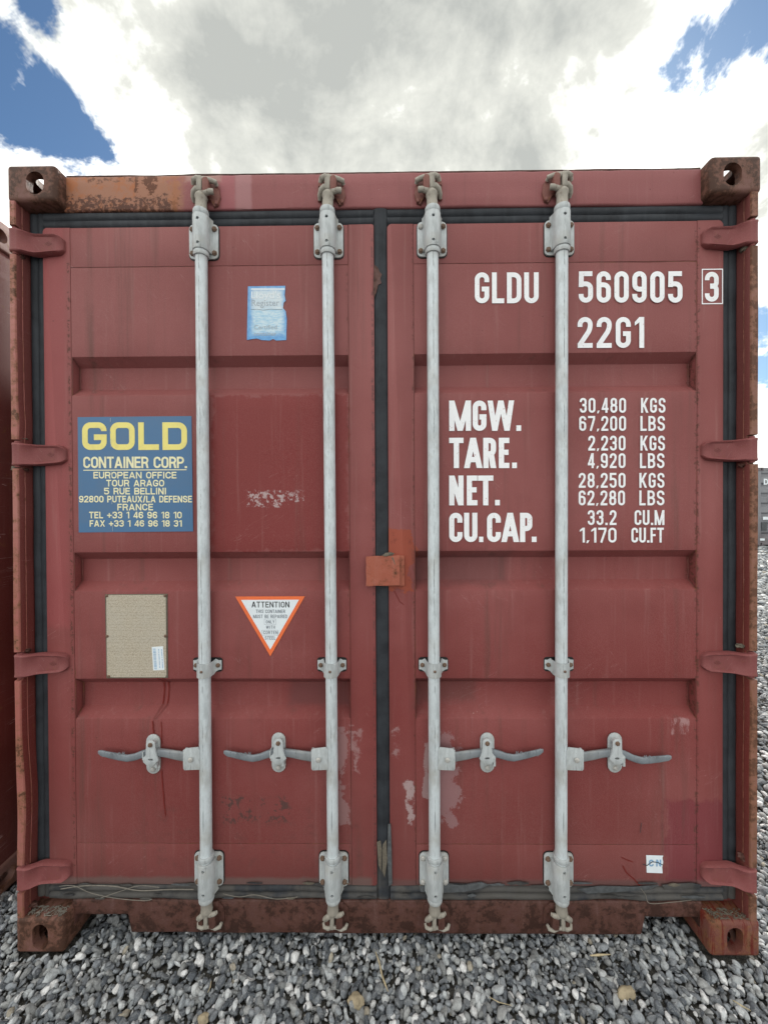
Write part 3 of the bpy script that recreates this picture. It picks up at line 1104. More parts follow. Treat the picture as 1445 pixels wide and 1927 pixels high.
# header and sill: long boxes with a slightly beaten edge
def beaten(x0, x1, y0, y1, z0, z1, amp, nseg=90, rb=.006, seed=0, cut=None):
    """bar along x with rounded front edges; rows round the section"""
    bm = new_bm()
    rings = []
    for i in range(nseg + 1):
        x = x0 + (x1 - x0) * i / nseg
        zt = z1 + amp * mnoise.noise(Vector((x * 6, seed, 0))) + amp * .6 * mnoise.noise(Vector((x * 23, seed, 5)))
        zb = z0 + amp * mnoise.noise(Vector((x * 5, seed, 9)))
        if cut:
            for c0, c1, cz in cut:
                if c0 < x < c1:
                    zb = cz + .0015 * mnoise.noise(Vector((x * 20, 2, 2)))
        yf = lambda z: y0 + amp * .6 * mnoise.noise(Vector((x * 4, z * 8, seed)))
        zs = [zb + rb, zb + (zt - zb) * .33, zb + (zt - zb) * .66, zt - rb]
        sec = [(y1, zb), (y0 + rb, zb), (y0 + rb * .3, zb + rb * .3)] + [(yf(z), z) for z in zs] + [(y0 + rb * .3, zt - rb * .3), (y0 + rb, zt), (y1, zt)]
        rings.append([bm.verts.new((x, yy, z)) for yy, z in sec])
    q_ = len(rings[0])
    for a, b in zip(rings, rings[1:]):
        for j in range(q_):
            jj = (j + 1) % q_
            bm.faces.new((a[j], b[j], b[jj], a[jj]))
    bm.faces.new(rings[0]); bm.faces.new(rings[-1][::-1])
    return to_mesh(bm, 'bar', 50)


ob('header', beaten(-1.066, 1.066, .043, .12, 2.470, 2.586, .0022, seed=1), M_HDR, C)
# roof edge lip standing a little proud above the header
ob('roof_lip', beaten(-1.06, 1.06, .047, .12, 2.5855, 2.5925, .0022, 120, .002, seed=7), M_SILL, C)
ob('door_sill', beaten(-1.062, 1.062, .043, .16, .024, .1385, .0018, 180, .006, 3, [(-1.062, -.867, .085), (.870, 1.062, .084)]), M_SILL, C)

# corner posts: the narrow front strip, bent and dented, then the channel wall
HZ = [2.351, 1.650, .950, .243]


def post(sx):
    bm = new_bm()
    zs = [2.476 - i * .02 for i in range(119)]
    for hz in HZ:
        zs = [z for z in zs if abs(abs(z - hz) - .047) > .006] + [hz + s_ * (.047 + d_) for s_ in (-1, 1) for d_ in (-.0007, .0007)]
    zs.sort(reverse=True)
    xo = 1.2165 if sx < 0 else 1.2115
    xi = 1.1927 if sx < 0 else 1.1860
    rows_f, rows_b = [], []
    for z in zs:
        a = .0022 * mnoise.noise(Vector((z * 2.3, sx, 1)))
        b = .0028 * mnoise.noise(Vector((z * 3.1, sx, 8))) + .0008 * mnoise.noise(Vector((z * 40, sx, 3)))
        if sx < 0:
            a -= .0045 * math.exp(-((z - .46) / .13) ** 2)
            b -= .0105 * math.exp(-((z - .48) / .16) ** 2) - .002
            b -= .004 * math.exp(-((z - 1.75) / .05) ** 2)
            a += .002 * math.exp(-((z - 1.72) / .04) ** 2)
        dy = 0.0
        for hz in HZ:
            if abs(z - hz) < .047:
                dy = .016
        o_, i_ = xo + a, xi + b
        rows_f.append([Vector((sx * o_, .008 + dy, z)), Vector((sx * (o_ - .003), .003 + dy, z)), Vector((sx * (i_ + .003), .003 + dy, z)), Vector((sx * i_, .007 + dy, z)),
                       Vector((sx * i_, .027, z)), Vector((sx * (i_ - .0015), .0275, z)), Vector((sx * (i_ - .0015), .070, z))])
        rows_b.append([Vector((sx * o_, .16, z)), Vector((sx * o_, .162, z)), Vector((sx * (o_ - .006), .163, z)), Vector((sx * (i_ + .006), .163, z)),
                       Vector((sx * (i_ + .005), .1628, z)), Vector((sx * (i_ + .0035), .1626, z)), Vector((sx * (i_ + .002), .1624, z))])
    slab(bm, rows_f, rows_b)
    return to_mesh(bm, 'post', 40)


for sx in (-1, 1):
    pm = post(sx)
    pm.materials.append(M_POST if sx < 0 else M_POST_R)
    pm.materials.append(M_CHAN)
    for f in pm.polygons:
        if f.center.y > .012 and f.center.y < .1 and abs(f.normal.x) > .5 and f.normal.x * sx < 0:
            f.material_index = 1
    ob('corner_post', pm, None, C)
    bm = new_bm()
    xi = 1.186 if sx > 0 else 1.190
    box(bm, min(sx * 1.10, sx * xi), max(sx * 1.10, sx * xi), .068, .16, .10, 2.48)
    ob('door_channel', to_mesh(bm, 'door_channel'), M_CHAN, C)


# doors
def wob(x, z, s):
    return .0026 * mnoise.noise(Vector((x * 3, z * 3, s))) + .0009 * mnoise.noise(Vector((x * 9, z * 9, s)))


TR = [(1.982, 1.851), (1.321, 1.188), (.8905, .7545)]


def door_panel(x0, x1, s):
    z0, z1 = .3305, 2.2810
    prof = [(z1, 0)]
    for a, b in TR:
        prof += [(a + .003, 0), (a, .0008), (a - .0262, .0362), (a - .029, .037), (b + .033, .037), (b + .030, .0362), (b, .0008), (b - .003, 0)]
    prof += [(z0, 0)]
    full = []
    for (za, ya), (zb, yb) in zip(prof, prof[1:]):
        n_ = max(1, int((za - zb) / .05))
        for i in range(n_):
            t = i / n_
            full.append((za + (zb - za) * t, ya + (yb - ya) * t))
    full.append(prof[-1])
    nx = 36
    F, B = [], []
    for z, y in full:
        F.append([Vector((x0 + (x1 - x0) * i / nx, YD + .0012 + y + wob(x0 + (x1 - x0) * i / nx, z, s), z)) for i in range(nx + 1)])
        B.append([Vector((x0 + (x1 - x0) * i / nx, YD + .005 + y, z)) for i in range(nx + 1)])
    bm = new_bm()
    slab(bm, F, B)
    return to_mesh(bm, 'door_panel', 30)


def weld(bm, p, q, r=.0016):
    n_ = int((Vector(q) - Vector(p)).length / .012)
    pts = []
    for i in range(n_ + 1):
        v = Vector(p).lerp(Vector(q), i / n_)
        v += Vector((mnoise.noise(v * 40), 0, mnoise.noise(v * 40 + Vector((9, 9, 9))))) * .0011
        pts.append(v)
    tube(bm, pts, [r * (1 + .4 * mnoise.noise(v * 90)) for v in pts], 6)


def make_door(x0, x1, hinge_left, s):
    """x0, x1 leaf edges"""
    zb, zt = .188, 2.4165
    if hinge_left:
        xa, xb = -1.048, -.1125
        rad = [.006, .012, .006, .006]
    else:
        xa, xb = .1070, 1.0470
        rad = [.014, .014, .006, .006]
    bm = new_bm()
    # frame: outer stile, inner stile, top and bottom rails butted between them
    prism(bm, rrect(x0, xa - .0012, zb, zt, [0, rad[1], rad[2], 0]), YD, YD + .05, 'y', .0015)
    prism(bm, rrect(xb + .0012, x1, zb, zt, [rad[0], 0, 0, rad[3]]), YD, YD + .05, 'y', .0015)
    box(bm, xa, xb, YD + .0006, YD + .0495, 2.2835, zt - .001, .0012)
    box(bm, xa, xb, YD + .0006, YD + .0495, zb + .001, .3280, .0012)
    d = ob('door', to_mesh(bm, 'door', 35), M_DOOR, C, label='left door with the blue company sticker' if hinge_left else 'right door with the white painted figures')
    ob('door_panel', door_panel(xa + .0004, xb - .0004, s), M_DOOR, d)
    bm = new_bm()
    e_ = YD + .0032
    weld(bm, (xa, e_, .20), (xa, e_, 2.40)); weld(bm, (xb, e_, .20), (xb, e_, 2.40))
    weld(bm, (xa, e_, 2.2822), (xb, e_, 2.2822)); weld(bm, (xa, e_, .3292), (xb, e_, .3292))
    for a, b in TR:     # caulked joints down the closed ends of each trough
        for xx, sg in ((xa, 1), (xb, -1)):
            weld(bm, (xx + sg * .002, YD + .036, b + .030), (xx + sg * .002, YD + .036, a - .028), .0022)
            weld(bm, (xx + sg * .001, YD + .003, a), (xx + sg * .002, YD + .036, a - .027), .0016)
            weld(bm, (xx + sg * .001, YD + .003, b), (xx + sg * .002, YD + .036, b + .030), .0016)
    ob('weld_bead', to_mesh(bm, 'weld_bead', 60), M_WELD, d)
    return d


DL = make_door(-1.1406, -.0262, True, 1.0)
DR = make_door(.0190, 1.1330, False, 5.0)


# gaskets: ribbed rubber strips
def ribbed(u0, u1, a0, a1, axis, y, nrib=3, amp=.004, wav=.0012, seed=0, back=.03):
    """strip between u0..u1 across, running a0..a1 along axis ('z' or 'x')"""
    bm = new_bm()
    sec = []
    n_ = nrib * 6
    for i in range(n_ + 1):
        t = i / n_
        sec.append((t, -amp * abs(math.sin(math.pi * nrib * t)) ** .6))
    F, B = [], []
    m_ = int((a1 - a0) / .03)
    for i in range(m_ + 1):
        a_ = a0 + (a1 - a0) * i / m_
        o0 = wav * mnoise.noise(Vector((a_ * 7, seed, 0)))
        o1 = wav * mnoise.noise(Vector((a_ * 7, seed, 5)))
        d_ = wav * mnoise.noise(Vector((a_ * 5, seed, 11)))
        row, rb_ = [], []
        for t, dy in sec:
            u = u0 + o0 + (u1 + o1 - u0 - o0) * t
            pf = (u, y + dy + d_, a_) if axis == 'z' else (a_, y + dy + d_, u)
            pb = (u, y + back, a_) if axis == 'z' else (a_, y + back, u)
            row.append(Vector(pf)); rb_.append(Vector(pb))
        F.append(row); B.append(rb_)
    slab(bm, F, B)
    return to_mesh(bm, 'gasket', 40)


ob('gasket', ribbed(-1.191, -1.1412, .142, 2.4675, 'z', .054, 2, .005, .0015, 1), M_RUB, DL)
ob('gasket', ribbed(2.4175, 2.4695, -1.1405, -.0265, 'x', .0515, 2, .006, .0010, 2), M_RUB, DL)
ob('gasket', ribbed(.1390, .1870, -1.1405, -.0265, 'x', .0500, 2, .010, .0065, 3), M_RUB, DL)
ob('gasket', ribbed(-.0258, .0186, .142, 2.4685, 'z', .0500, 1, .006, .0014, 4), M_RUB, DR)
ob('gasket', ribbed(2.4175, 2.4695, .0192, 1.1325, 'x', .0515, 2, .006, .0010, 5), M_RUB, DR)
ob('gasket', ribbed(.1390, .1870, .0192, 1.1325, 'x', .0500, 2, .010, .0065, 6), M_RUB, DR)
ob('gasket', ribbed(1.1334, 1.1850, .142, 2.4675, 'z', .054, 2, .005, .0015, 7), M_RUB, DR)


# hinges
def hinge_mesh(s):
    """pin at x 0 .. tip at x .153, centred on z 0, y measured from the casting face"""
    bm = new_bm()
    xs_ = [0, .004, .012, .022, .030, .040, .052, .066, .080, .100, .118, .134, .144, .150, .153]
    F, B = [], []
    for x in xs_:
        if x < .024:
            y = .0025 + (.003 if x < .001 else 0)
        elif x < .066:
            t = (x - .024) / .042
            y = .0025 + .0245 * (t * t * (3 - 2 * t))
        else:
            y = .027
        hh_ = .0390 - .0035 * min(1, x / .05) - .0055 * max(0, (x - .06) / .093)
        if x > .134:
            t = (x - .134) / .019
            hh_ -= .013 * t * t
            y += .010 * t ** 3
        zc = -.001 * math.sin(x * 30)
        row, rb_ = [], []
        for j, (f_, dy) in enumerate(((-1, .006), (-.97, .001), (-.88, -.0055), (-.80, -.0045), (-.70, .0005), (0, .0010), (.70, .0005), (.80, -.0045), (.88, -.0055), (.97, .001), (1, .006))):
            rim = 1.0 if .03 < x < .14 else .25
            dyy = dy * rim if abs(f_) < .95 else dy
            row.append(Vector((x, y + dyy, zc + f_ * hh_)))
            rb_.append(Vector((x, y + .017, zc + f_ * hh_)))
        F.append(row); B.append(rb_)
    slab(bm, F, B)
    # pin ends and dirt-packed joint
    tube(bm, [(.012, .014, -.043), (.012, .014, .043)], .0085, 10)
    return to_mesh(bm, 'hinge', 50)


hm = hinge_mesh(0)
hm.materials.append(M_HINGE)
bm = new_bm()
ribbon(bm, [(.099, 0), (.110, .0065), (.121, 0), (.110, -.0065)], .0014, .0272, True)
ribbon(bm, [(.105, -.0012), (.109, .0022), (.111, -.0022), (.115, .0012)], .0011, .0271)
em_me = to_mesh(bm, 'emblem')
em_me.materials.append(M_CHAN)
for dd0, xx, sc_ in ((DL, -1.2160, 1), (DR, 1.2105, -1)):
    for hz in HZ:
        zz0 = hz + (random.uniform(-.002, .003) if sc_ < 0 else 0)
        ob('hinge', hm, None, dd0, (xx, 0, zz0), scl=(sc_, 1, 1))
        if hz > .5:
            ob('emblem', em_me, None, dd0, (xx, 0, zz0), scl=(sc_, 1, 1))

# ------------------------------------------------------------------ locking gear
BX = [(-.5937, -.5939), (-.1762, -.1715), (.1676, .1661), (.5893, .5836)]
BR, BY = .0190, .0215
bm = new_bm()
lathe(bm, [(BR, -1.075), (BR, -.6), (BR, 0), (BR, .6), (BR, 1.075)], 28)
bar_me = to_mesh(bm, 'locking_bar', 50)
bar_me.materials.append(M_BAR)

# collar rings on the bar
bm = new_bm()
lathe(bm, [(.019, -.0085), (.0235, -.0085), (.0248, -.005), (.0248, .004), (.0225, .0085), (.019, .0085)], 28)
ring_me = to_mesh(bm, 'collar', 35)
ring_me.materials.append(M_GALV)


def cam_top():
    """z 0 = top collar; forged cam with four horns; horn side +x holds the keeper"""
    bm = new_bm()
    lathe(bm, [(.0225, 0), (.0235, .004), (.0185, .009), (.0178, .022), (.0175, .040), (.0205, .046), (.0190, .054), (.0120, .064), (.0105, .070)], 24)
    box(bm, -.011, .007, -.016, .010, .060, .110, .004)
    tube(bm, [(.000, -.006, .101), (-.012, -.008, .103), (-.022, -.006, .100), (-.027, .004, .094), (-.027, .018, .090)], [0.0109, 0.0102, 0.0096, 0.0083, 0.0064], 10, .95)
    tube(bm, [(.000, -.006, .101), (.020, -.004, .103), (.034, -.003, .101), (.046, .002, .100), (.047, .010, .096)], [0.0102, 0.0090, 0.0083, 0.0083, 0.0064], 10, .95)
    tube(bm, [(-.002, -.004, .068), (-.014, -.007, .070), (-.022, -.006, .062), (-.028, .004, .052), (-.029, .014, .044)], [0.0109, 0.0102, 0.0090, 0.0083, 0.0064], 10, .95)
    tube(bm, [(.002, -.004, .056), (.018, -.008, .057), (.032, -.008, .062), (.042, -.004, .064)], [0.0109, 0.0090, 0.0090, 0.0096], 10, .95)
    return to_mesh(bm, 'cam', 50)


def cam_bottom():
    """z 0 = lower collar, hangs down"""
    bm = new_bm()
    lathe(bm, [(.0225, 0), (.0235, -.004), (.0190, -.010), (.0180, -.018), (.0178, -.036), (.0195, -.041), (.0170, -.048), (.010, -.054), (.008, -.060)], 24)
    tube(bm, [(.0, -.004, -.046), (.016, -.007, -.050), (.027, -.006, -.048), (.036, -.001, -.047)], [0.0100, 0.0089, 0.0079, 0.0057], 10, .8)
    tube(bm, [(.0, -.004, -.050), (-.014, -.008, -.054), (-.024, -.008, -.063), (-.029, -.002, -.072)], [0.0105, 0.0094, 0.0089, 0.0052], 10, .8)
    box(bm, -.008, .006, -.011, .010, -.098, -.050, .004)
    tube(bm, [(-.002, -.004, -.092), (-.014, -.006, -.096), (-.026, -.004, -.093), (-.030, .004, -.086)], [0.0074, 0.0068, 0.0068, 0.0052], 10, .8)
    tube(bm, [(.0, -.004, -.092), (.015, -.004, -.094), (.030, -.004, -.100), (.044, -.002, -.096), (.049, .000, -.084)], [0.0068, 0.0057, 0.0063, 0.0063, 0.0048], 10, .8)
    return to_mesh(bm, 'cam', 50)


camt, camb = cam_top(), cam_bottom()
camt.materials.append(M_CAM)
camb.materials.append(M_CAM)


def keeper(flip):
    bm = new_bm()
    prism(bm, [(-.034, -.030), (-.034, .026), (-.024, .040), (.030, .040), (.052, .020), (.058, -.012), (.050, -.040), (.036, -.046), (.026, -.020), (-.020, -.020), (-.026, -.032)], .010, .020, 'y', .002)
    prism(bm, [(.010, -.016), (.010, .026), (.016, .031), (.026, .031), (.031, .020), (.030, -.010), (.024, -.017)], -.018, .016, 'y', .003)
    prism(bm, [(-.030, .006), (-.030, .022), (-.012, .022), (-.012, .006)], -.004, .016, 'y', .003)
    lathe(bm, [(.006, 0), (.006, -.006), (.003, -.008)], 10, (.046, .012, -.036), 'y')
    return to_mesh(bm, 'cam_keeper', 40)


kt = keeper(False)
kt.materials.append(M_KEEP)
bm = new_bm()
prism(bm, [(-.034, -.038), (-.034, .030), (-.020, .040), (.030, .040), (.050, .020), (.052, -.030), (.040, -.042)], .012, .020, 'y', .003)
prism(bm, [(.010, -.024), (.010, .014), (.020, .020), (.032, .012), (.032, -.020), (.024, -.026)], -.014, .016, 'y', .003)
prism(bm, [(-.028, -.020), (-.028, .004), (-.012, .008), (-.012, -.022)], -.008, .016, 'y', .003)
kb = to_mesh(bm, 'cam_keeper', 40)
kb.materials.append(M_SILL)


# bearing bracket: flange plate with a half-round housing
def bracket_mesh():
    bm = new_bm()
    prism(bm, rrect(-.0485, .0485, -.0575, .0575, .015, 6), .0385, .0450, 'y', .0012)
    plate = to_mesh(bm, 'p')
    bm = new_bm()
    out = []
    for i in range(17):
        a = R(180 + 180 * i / 16)
        out.append((.0262 * math.cos(a), BY + .0262 * math.sin(a)))
    out += [(.0272, .030), (.0330, .0392), (-.0330, .0392), (-.0272, .030)]
    prism(bm, out, -.0455, .0690, 'z', .0015)
    hous = to_mesh(bm, 'h')
    cut = []
    for hz in (-.030, .048):
        b = new_bm(); lathe(b, [(.0050, -.02), (.0050, .010)], 14, (0, 0, hz), 'y'); cut.append(to_mesh(b, 'c'))
    hous = boolean(hous, cut)
    bm = bmesh.new()
    bm.from_mesh(plate); bm.from_mesh(hous)
    # thin paint-filled joint left dark under the plate
    return to_mesh(bm, 'bar_bracket', 32)


brk = bracket_mesh()
brk.materials.append(M_GALV)
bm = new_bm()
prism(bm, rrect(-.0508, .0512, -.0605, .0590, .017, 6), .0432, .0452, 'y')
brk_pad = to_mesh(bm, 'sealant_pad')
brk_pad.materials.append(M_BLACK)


def bolt_mesh(name, r, h, hexa, mat):
    bm = new_bm()
    if hexa:
        prism(bm, [(r * math.cos(R(60 * i + 12)), r * math.sin(R(60 * i + 12))) for i in range(6)], -h * .55, 0, 'y', .0006)
        lathe(bm, [(r * .62, -h * .5), (r * .6, -h), (r * .25, -h * 1.12)], 10, (0, 0, 0), 'y')
    else:
        lathe(bm, [(r, 0), (r, -h * .35), (r * .86, -h * .72), (r * .5, -h * .95), (r * .16, -h)], 16, (0, 0, 0), 'y')
    me = to_mesh(bm, name, 40)
    me.materials.append(mat)
    return me


b_rust = bolt_mesh('bolt', .0092, .0075, True, M_BOLT)
b_grey = bolt_mesh('bolt', .0088, .0070, False, M_BOLTG)
b_small = bolt_mesh('bolt', .0080, .0062, True, M_BOLT)

# middle guide strap
bm = new_bm()
F, B = [], []
path = [(-.0480, .0425), (-.0400, .0395), (-.0300, .0385), (-.0255, .0340), (-.0240, BY)]
for i in range(1, 8):
    a = R(180 + 180 * i / 8)
    path.append((.0238 * math.cos(a), BY + .0238 * math.sin(a)))
path += [(.0240, BY), (.0255, .0340), (.0300, .0385), (.0400, .0395), (.0480, .0425)]
zt_, zb_ = .0215, -.0245
for n_, (x, y) in enumerate(path):
    rr_ = .0 if abs(x) < .040 else .006
    cen = abs(x) < .026
    t0, b0 = zt_ - rr_ - (0.004 if cen else 0), zb_ + rr_ + (.003 if not cen else -.004)
    F.append([Vector((x, y - .0012, t0 - (t0 - b0) * j / 4)) for j in range(5)])
    B.append([Vector((x * .93, y + .0035, t0 - (t0 - b0) * j / 4)) for j in range(5)])
slab(bm, F, B)
guide_me = to_mesh(bm, 'bar_guide', 40)
guide_me.materials.append(M_GALV)
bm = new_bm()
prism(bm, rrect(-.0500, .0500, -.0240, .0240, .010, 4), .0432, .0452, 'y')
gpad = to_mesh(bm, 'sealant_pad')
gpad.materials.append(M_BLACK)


# handles: built for a bar whose handle runs to -x
def handle_mesh(tipz):
    bm = new_bm()
    pts = [(-.050, .006, 0), (-.075, .008, .001), (-.105, .012, .003), (-.135, .016, .006), (-.165, .018, .008), (-.190, .019, .007), (-.215, .018, .001), (-.240, .014, -.008),
           (-.262, .011, -.012), (-.290, .009, -.008), (-.320, .008, -.003), (-.348, .008, .002), (-.358, .009, .004)]
    hh_ = [.0160, .0160, .0150, .0130, .0125, .0130, .0125, .0115, .0115, .0112, .0105, .0095, .0050]
    th = [.0050, .0052, .0065, .0075, .0075, .0070, .0065, .0055, .0050, .0045, .0042, .0040, .0025]
    rings = []
    for (x, y, z), h_, t_ in zip(pts, hh_, th):
        z = z + (tipz * max(0, (-x - .2)) / .16)
        ring = []
        for q_ in range(14):
            a = 2 * math.pi * q_ / 14
            ca, sa = math.cos(a), math.sin(a)
            ca = math.copysign(abs(ca) ** .6, ca); sa = math.copysign(abs(sa) ** .6, sa)
            n1_ = 1 + .05 * mnoise.noise(Vector((x * 60, q_, 1)))
            ring.append(bm.verts.new((x, y + t_ * ca * n1_, z + h_ * sa * n1_)))
        rings.append(ring)
    for a, b in zip(rings, rings[1:]):
        for i in range(14):
            bm.faces.new((a[i], a[(i + 1) % 14], b[(i + 1) % 14], b[i]))
    bm.faces.new(rings[0]); bm.faces.new(rings[-1][::-1])
    # raised casting marks along the grip
    for i, ch in enumerate('HKOSOH'):
        x = -.342 + i * .0135
        draw(bm, ch, x, -.0058 + (-.342 - x) * -.1 + tipz * .6, .0075, .011, .0020, .0036)
    return to_mesh(bm, 'door_handle', 45)


# catch: backing plate, hanging flap
bm = new_bm()
prism(bm, stadium(.0470, .1340, 8), .0400, .0450, 'y', .0012)
prism(bm, [(-.023, -.006), (-.023, .020), (-.020, .020), (-.020, -.006)], .018, .0405, 'y')
prism(bm, [(.016, -.034), (.023, -.034), (.023, -.002), (.016, -.002)], .022, .0405, 'y')
catch_me = to_mesh(bm, 'handle_catch', 35)
catch_me.materials.append(M_GALV)
bm = new_bm()
fl = [(-.0150, .034), (-.0150, .012), (-.026, .002), (-.026, -.012), (-.012, -.024), (.008, -.024), (.026, -.006), (.017, .012), (.0155, .034)]
cap = [(.0155 * math.cos(R(a)), .046 + .0155 * math.sin(R(a))) for a in (10, 40, 70, 110, 140, 170)]
fl = fl + cap
prism(bm, fl[:9] + cap, .0165, .0215, 'y', .0012)
flap = to_mesh(bm, 'f')
b = new_bm(); prism(b, stadium(.016, .007, 5, 0, -.004), -.02, .03, 'y')
flap = boolean(flap, [to_mesh(b, 'c')])
flap_me = smooth_by(flap, 35)
flap_me.name = 'retainer_flap'
flap_me.materials.append(M_GALV)
bm = new_bm()
tube(bm, [(0, .042, .046), (0, .020, .046)], .010, 10)
spacer = to_mesh(bm, 'spacer', 40)
spacer.materials.append(M_GALV)

# plate welded to the bar that carries the handle
bm = new_bm()
prism(bm, [(-.066, .030), (-.056, .036), (-.016, .040), (-.010, .028), (-.010, -.034), (-.062, -.036), (-.066, -.030)], .002, .0065, 'y', .001)
prism(bm, [(-.066, .028), (-.066, -.028), (-.060, -.028), (-.060, .028)], .0065, .022, 'y')
tab_me = to_mesh(bm, 'handle_tab', 35)
tab_me.materials.append(M_GALV)

hz0 = .6430
h_me = [handle_mesh(.010), handle_mesh(.010), handle_mesh(.016), handle_mesh(-.006)]
zbar = 1.300
for i, (xt, xb) in enumerate(BX):
    side = 1 if i < 2 else -1
    xm = (xt + xb) / 2
    lean = math.atan((xt - xb) / 1.9)
    words = ['outermost bar on the left door', 'bar beside the seam on the left door', 'bar beside the seam on the right door', 'outermost bar on the right door'][i]
    bar = ob('locking_bar', bar_me, None, C, (xm, BY, zbar), rot=(0, lean, 0), label=words)
    for z in (2.306, 2.440, .3075, .1715):
        ob('collar', ring_me, None, bar, (0, 0, z - zbar), rot=(R(180) if z in (2.440, .3075) else 0, 0, 0))
    ob('cam', camt, None, bar, (0, 0, 2.4445 - zbar), scl=(side, 1, 1), rot=(0, R(random.uniform(-3, 3)), 0))
    ob('cam', camb, None, bar, (0, 0, .1680 - zbar), scl=(side if i != 2 else 1, 1, 1), rot=(0, R(random.uniform(-3, 3)), 0))
    tb = ob('handle_tab', tab_me, None, bar, (0, 0 - .0215 + .002, hz0 - zbar), scl=(side, 1, 1))
    ob('cam_keeper', kt, None, C, (xt, .0245, 2.5190), scl=(side, 1, 1))
    ob('cam_keeper', kb, None, C, (xb, .0245, .0980), scl=(side if i != 2 else 1, 1, 1))
    for z, flip in ((2.3600, 1), (.2480, -1)):
        x = xt if flip > 0 else xb
        br = ob('bar_bracket', brk, None, C, (x, 0, z), scl=(1, 1, flip))
        ob('sealant_pad', brk_pad, None, br)
        for bx in (-.0370, .0370):
            for bz in (-.0400, .0400):
                white = (i == 2 and flip < 0) or (i == 2 and bx < 0 and bz > 0 and flip > 0)
                ob('bolt', b_grey if white else b_rust, None, br, (bx, .0385, bz), rot=(0, random.uniform(0, 1), 0))
    gd = ob('bar_guide', guide_me, None, C, (xm, 0, .9400))
    ob('sealant_pad', gpad, None, gd)
    for bx in (-.037, .037):
        ob('bolt', b_small, None, gd, (bx, .0385, 0), rot=(0, random.uniform(0, 1), 0))
    ob('bolt', bolt_mesh('bolt', .0045, .003, False, M_BOLT), None, gd, (0, -.003, -.006))
    hd = ob('door_handle', h_me[i], M_HANDLE, C, (xm, .0120, hz0), scl=(side, 1, 1))
    ob('rivet', b_grey, None, hd, (-.040, -.0100, .0), scl=(.95, .8, .95))
    hub = [-.7805, -.3555, .3463, .7722][i]
    ca = ob('handle_catch', catch_me, None, C, (hub, 0, .6375 if i in (0,) else .6430))
    ob('spacer', spacer, None, ca, (side * .006, 0, -.001))
    ob('retainer_flap', flap_me, None, ca, (side * .006, 0, .0), scl=(side, 1, 1))
    ob('bolt', b_small, None, ca, (side * .006, .0165, .046))
    ob('bolt', b_grey, None, ca, (0, .0400, -.0500), scl=(.9, 1, .9))

# ------------------------------------------------------------------ body behind the doors


def side_sheet(sgn, length=5.86):
    bm = new_bm()
    xo, xi = 1.2135, 1.1775
    y = .165
    pts = [(y, xo)]
    while y < length - .3:
        pts += [(y + .072, xo), (y + .140, xi), (y + .210, xi), (y + .278, xo)]
        y += .278
    pts.append((LEN - .165, xo))
    zs_ = [.155, 2.53]
    F = [[Vector((sgn * x, yy, z)) for z in zs_] for yy, x in pts]
    B = [[Vector((sgn * (x - .003), yy, z)) for z in zs_] for yy, x in pts]
    slab(bm, F, B)
    return to_mesh(bm, 'side_wall')


for sgn in (-1, 1):
    ob('side_wall', side_sheet(sgn), M_WALL, C)
    bm = new_bm(); box(bm, min(sgn * 1.155, sgn * 1.216), max(sgn * 1.155, sgn * 1.216), .16, LEN - .16, 2.53, 2.588, .004)
    ob('top_rail', bm, M_WALL, C)
    bm = new_bm(); box(bm, min(sgn * 1.155, sgn * 1.216), max(sgn * 1.155, sgn * 1.216), .16, LEN - .16, .020, .155, .004)
    ob('bottom_rail', bm, M_WALL, C)
bm = new_bm()
F, B = [], []
y = .12
pts = [(y, 2.574)]
while y < 5.6:
    pts += [(y + .09, 2.574), (y + .105, 2.586), (y + .19, 2.586), (y + .205, 2.574)]
    y += .209
pts.append((LEN - .1, 2.574))
F = [[Vector((x, yy, z)) for x in (-1.155, 1.155)] for yy, z in pts]
B = [[Vector((x, yy, z - .003)) for x in (-1.155, 1.155)] for yy, z in pts]
slab(bm, F, B)
ob('roof', bm, M_WALL, C)
bm = new_bm(); box(bm, -1.21, 1.21, LEN - .10, LEN - .04, .03, 2.58, .004)
ob('end_wall', bm, M_WALL, C)
bm = new_bm(); box(bm, -1.154, 1.154, .165, LEN - .11, .115, .155)
ob('floor', bm, M_SILL, C)
bm = new_bm()
for i in range(14):
    yy = .45 + i * .4
    box(bm, -1.154, 1.154, yy, yy + .045, .030, .114)
ob('floor_beam', bm, M_SILL, C)['kind'] = 'stuff'

# ------------------------------------------------------------------ neighbour on the left: same build without the markings
skip_names = ('data_plate',)
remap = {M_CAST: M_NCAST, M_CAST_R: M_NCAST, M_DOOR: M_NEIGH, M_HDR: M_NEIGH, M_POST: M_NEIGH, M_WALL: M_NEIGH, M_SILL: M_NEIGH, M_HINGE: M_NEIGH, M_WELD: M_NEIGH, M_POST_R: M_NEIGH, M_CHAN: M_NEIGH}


def copy_tree(o, parent=None):
    c_ = o.copy()
    S.collection.objects.link(c_)
    c_.parent = parent
    if c_.type == 'MESH' and c_.data.materials and c_.data.materials[0] in remap:
        c_.material_slots[0].link = 'OBJECT'
        c_.material_slots[0].material = remap[o.data.materials[0]]
    if 'label' in c_.keys():
        del c_['label']
    for ch in list(o.children):
        copy_tree(ch, c_)
    return c_


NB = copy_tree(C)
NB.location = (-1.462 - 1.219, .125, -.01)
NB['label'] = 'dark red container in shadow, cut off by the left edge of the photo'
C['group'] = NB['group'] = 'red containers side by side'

# ------------------------------------------------------------------ markings on the doors
YM = YD - .0004
YP = YD + .0001      # on the panel sheet


def lettering(bm, mat, parent, label=None, name='lettering'):
    return ob(name, to_mesh(bm, name, None, False), mat, parent, label=label)


def paint_text(rows, label):
    bm = new_bm()
    for r_ in rows:
        text_line(bm, *r_[:5], YM - .0006, *r_[5:])
    lettering(bm, M_WHITE, DR, label)


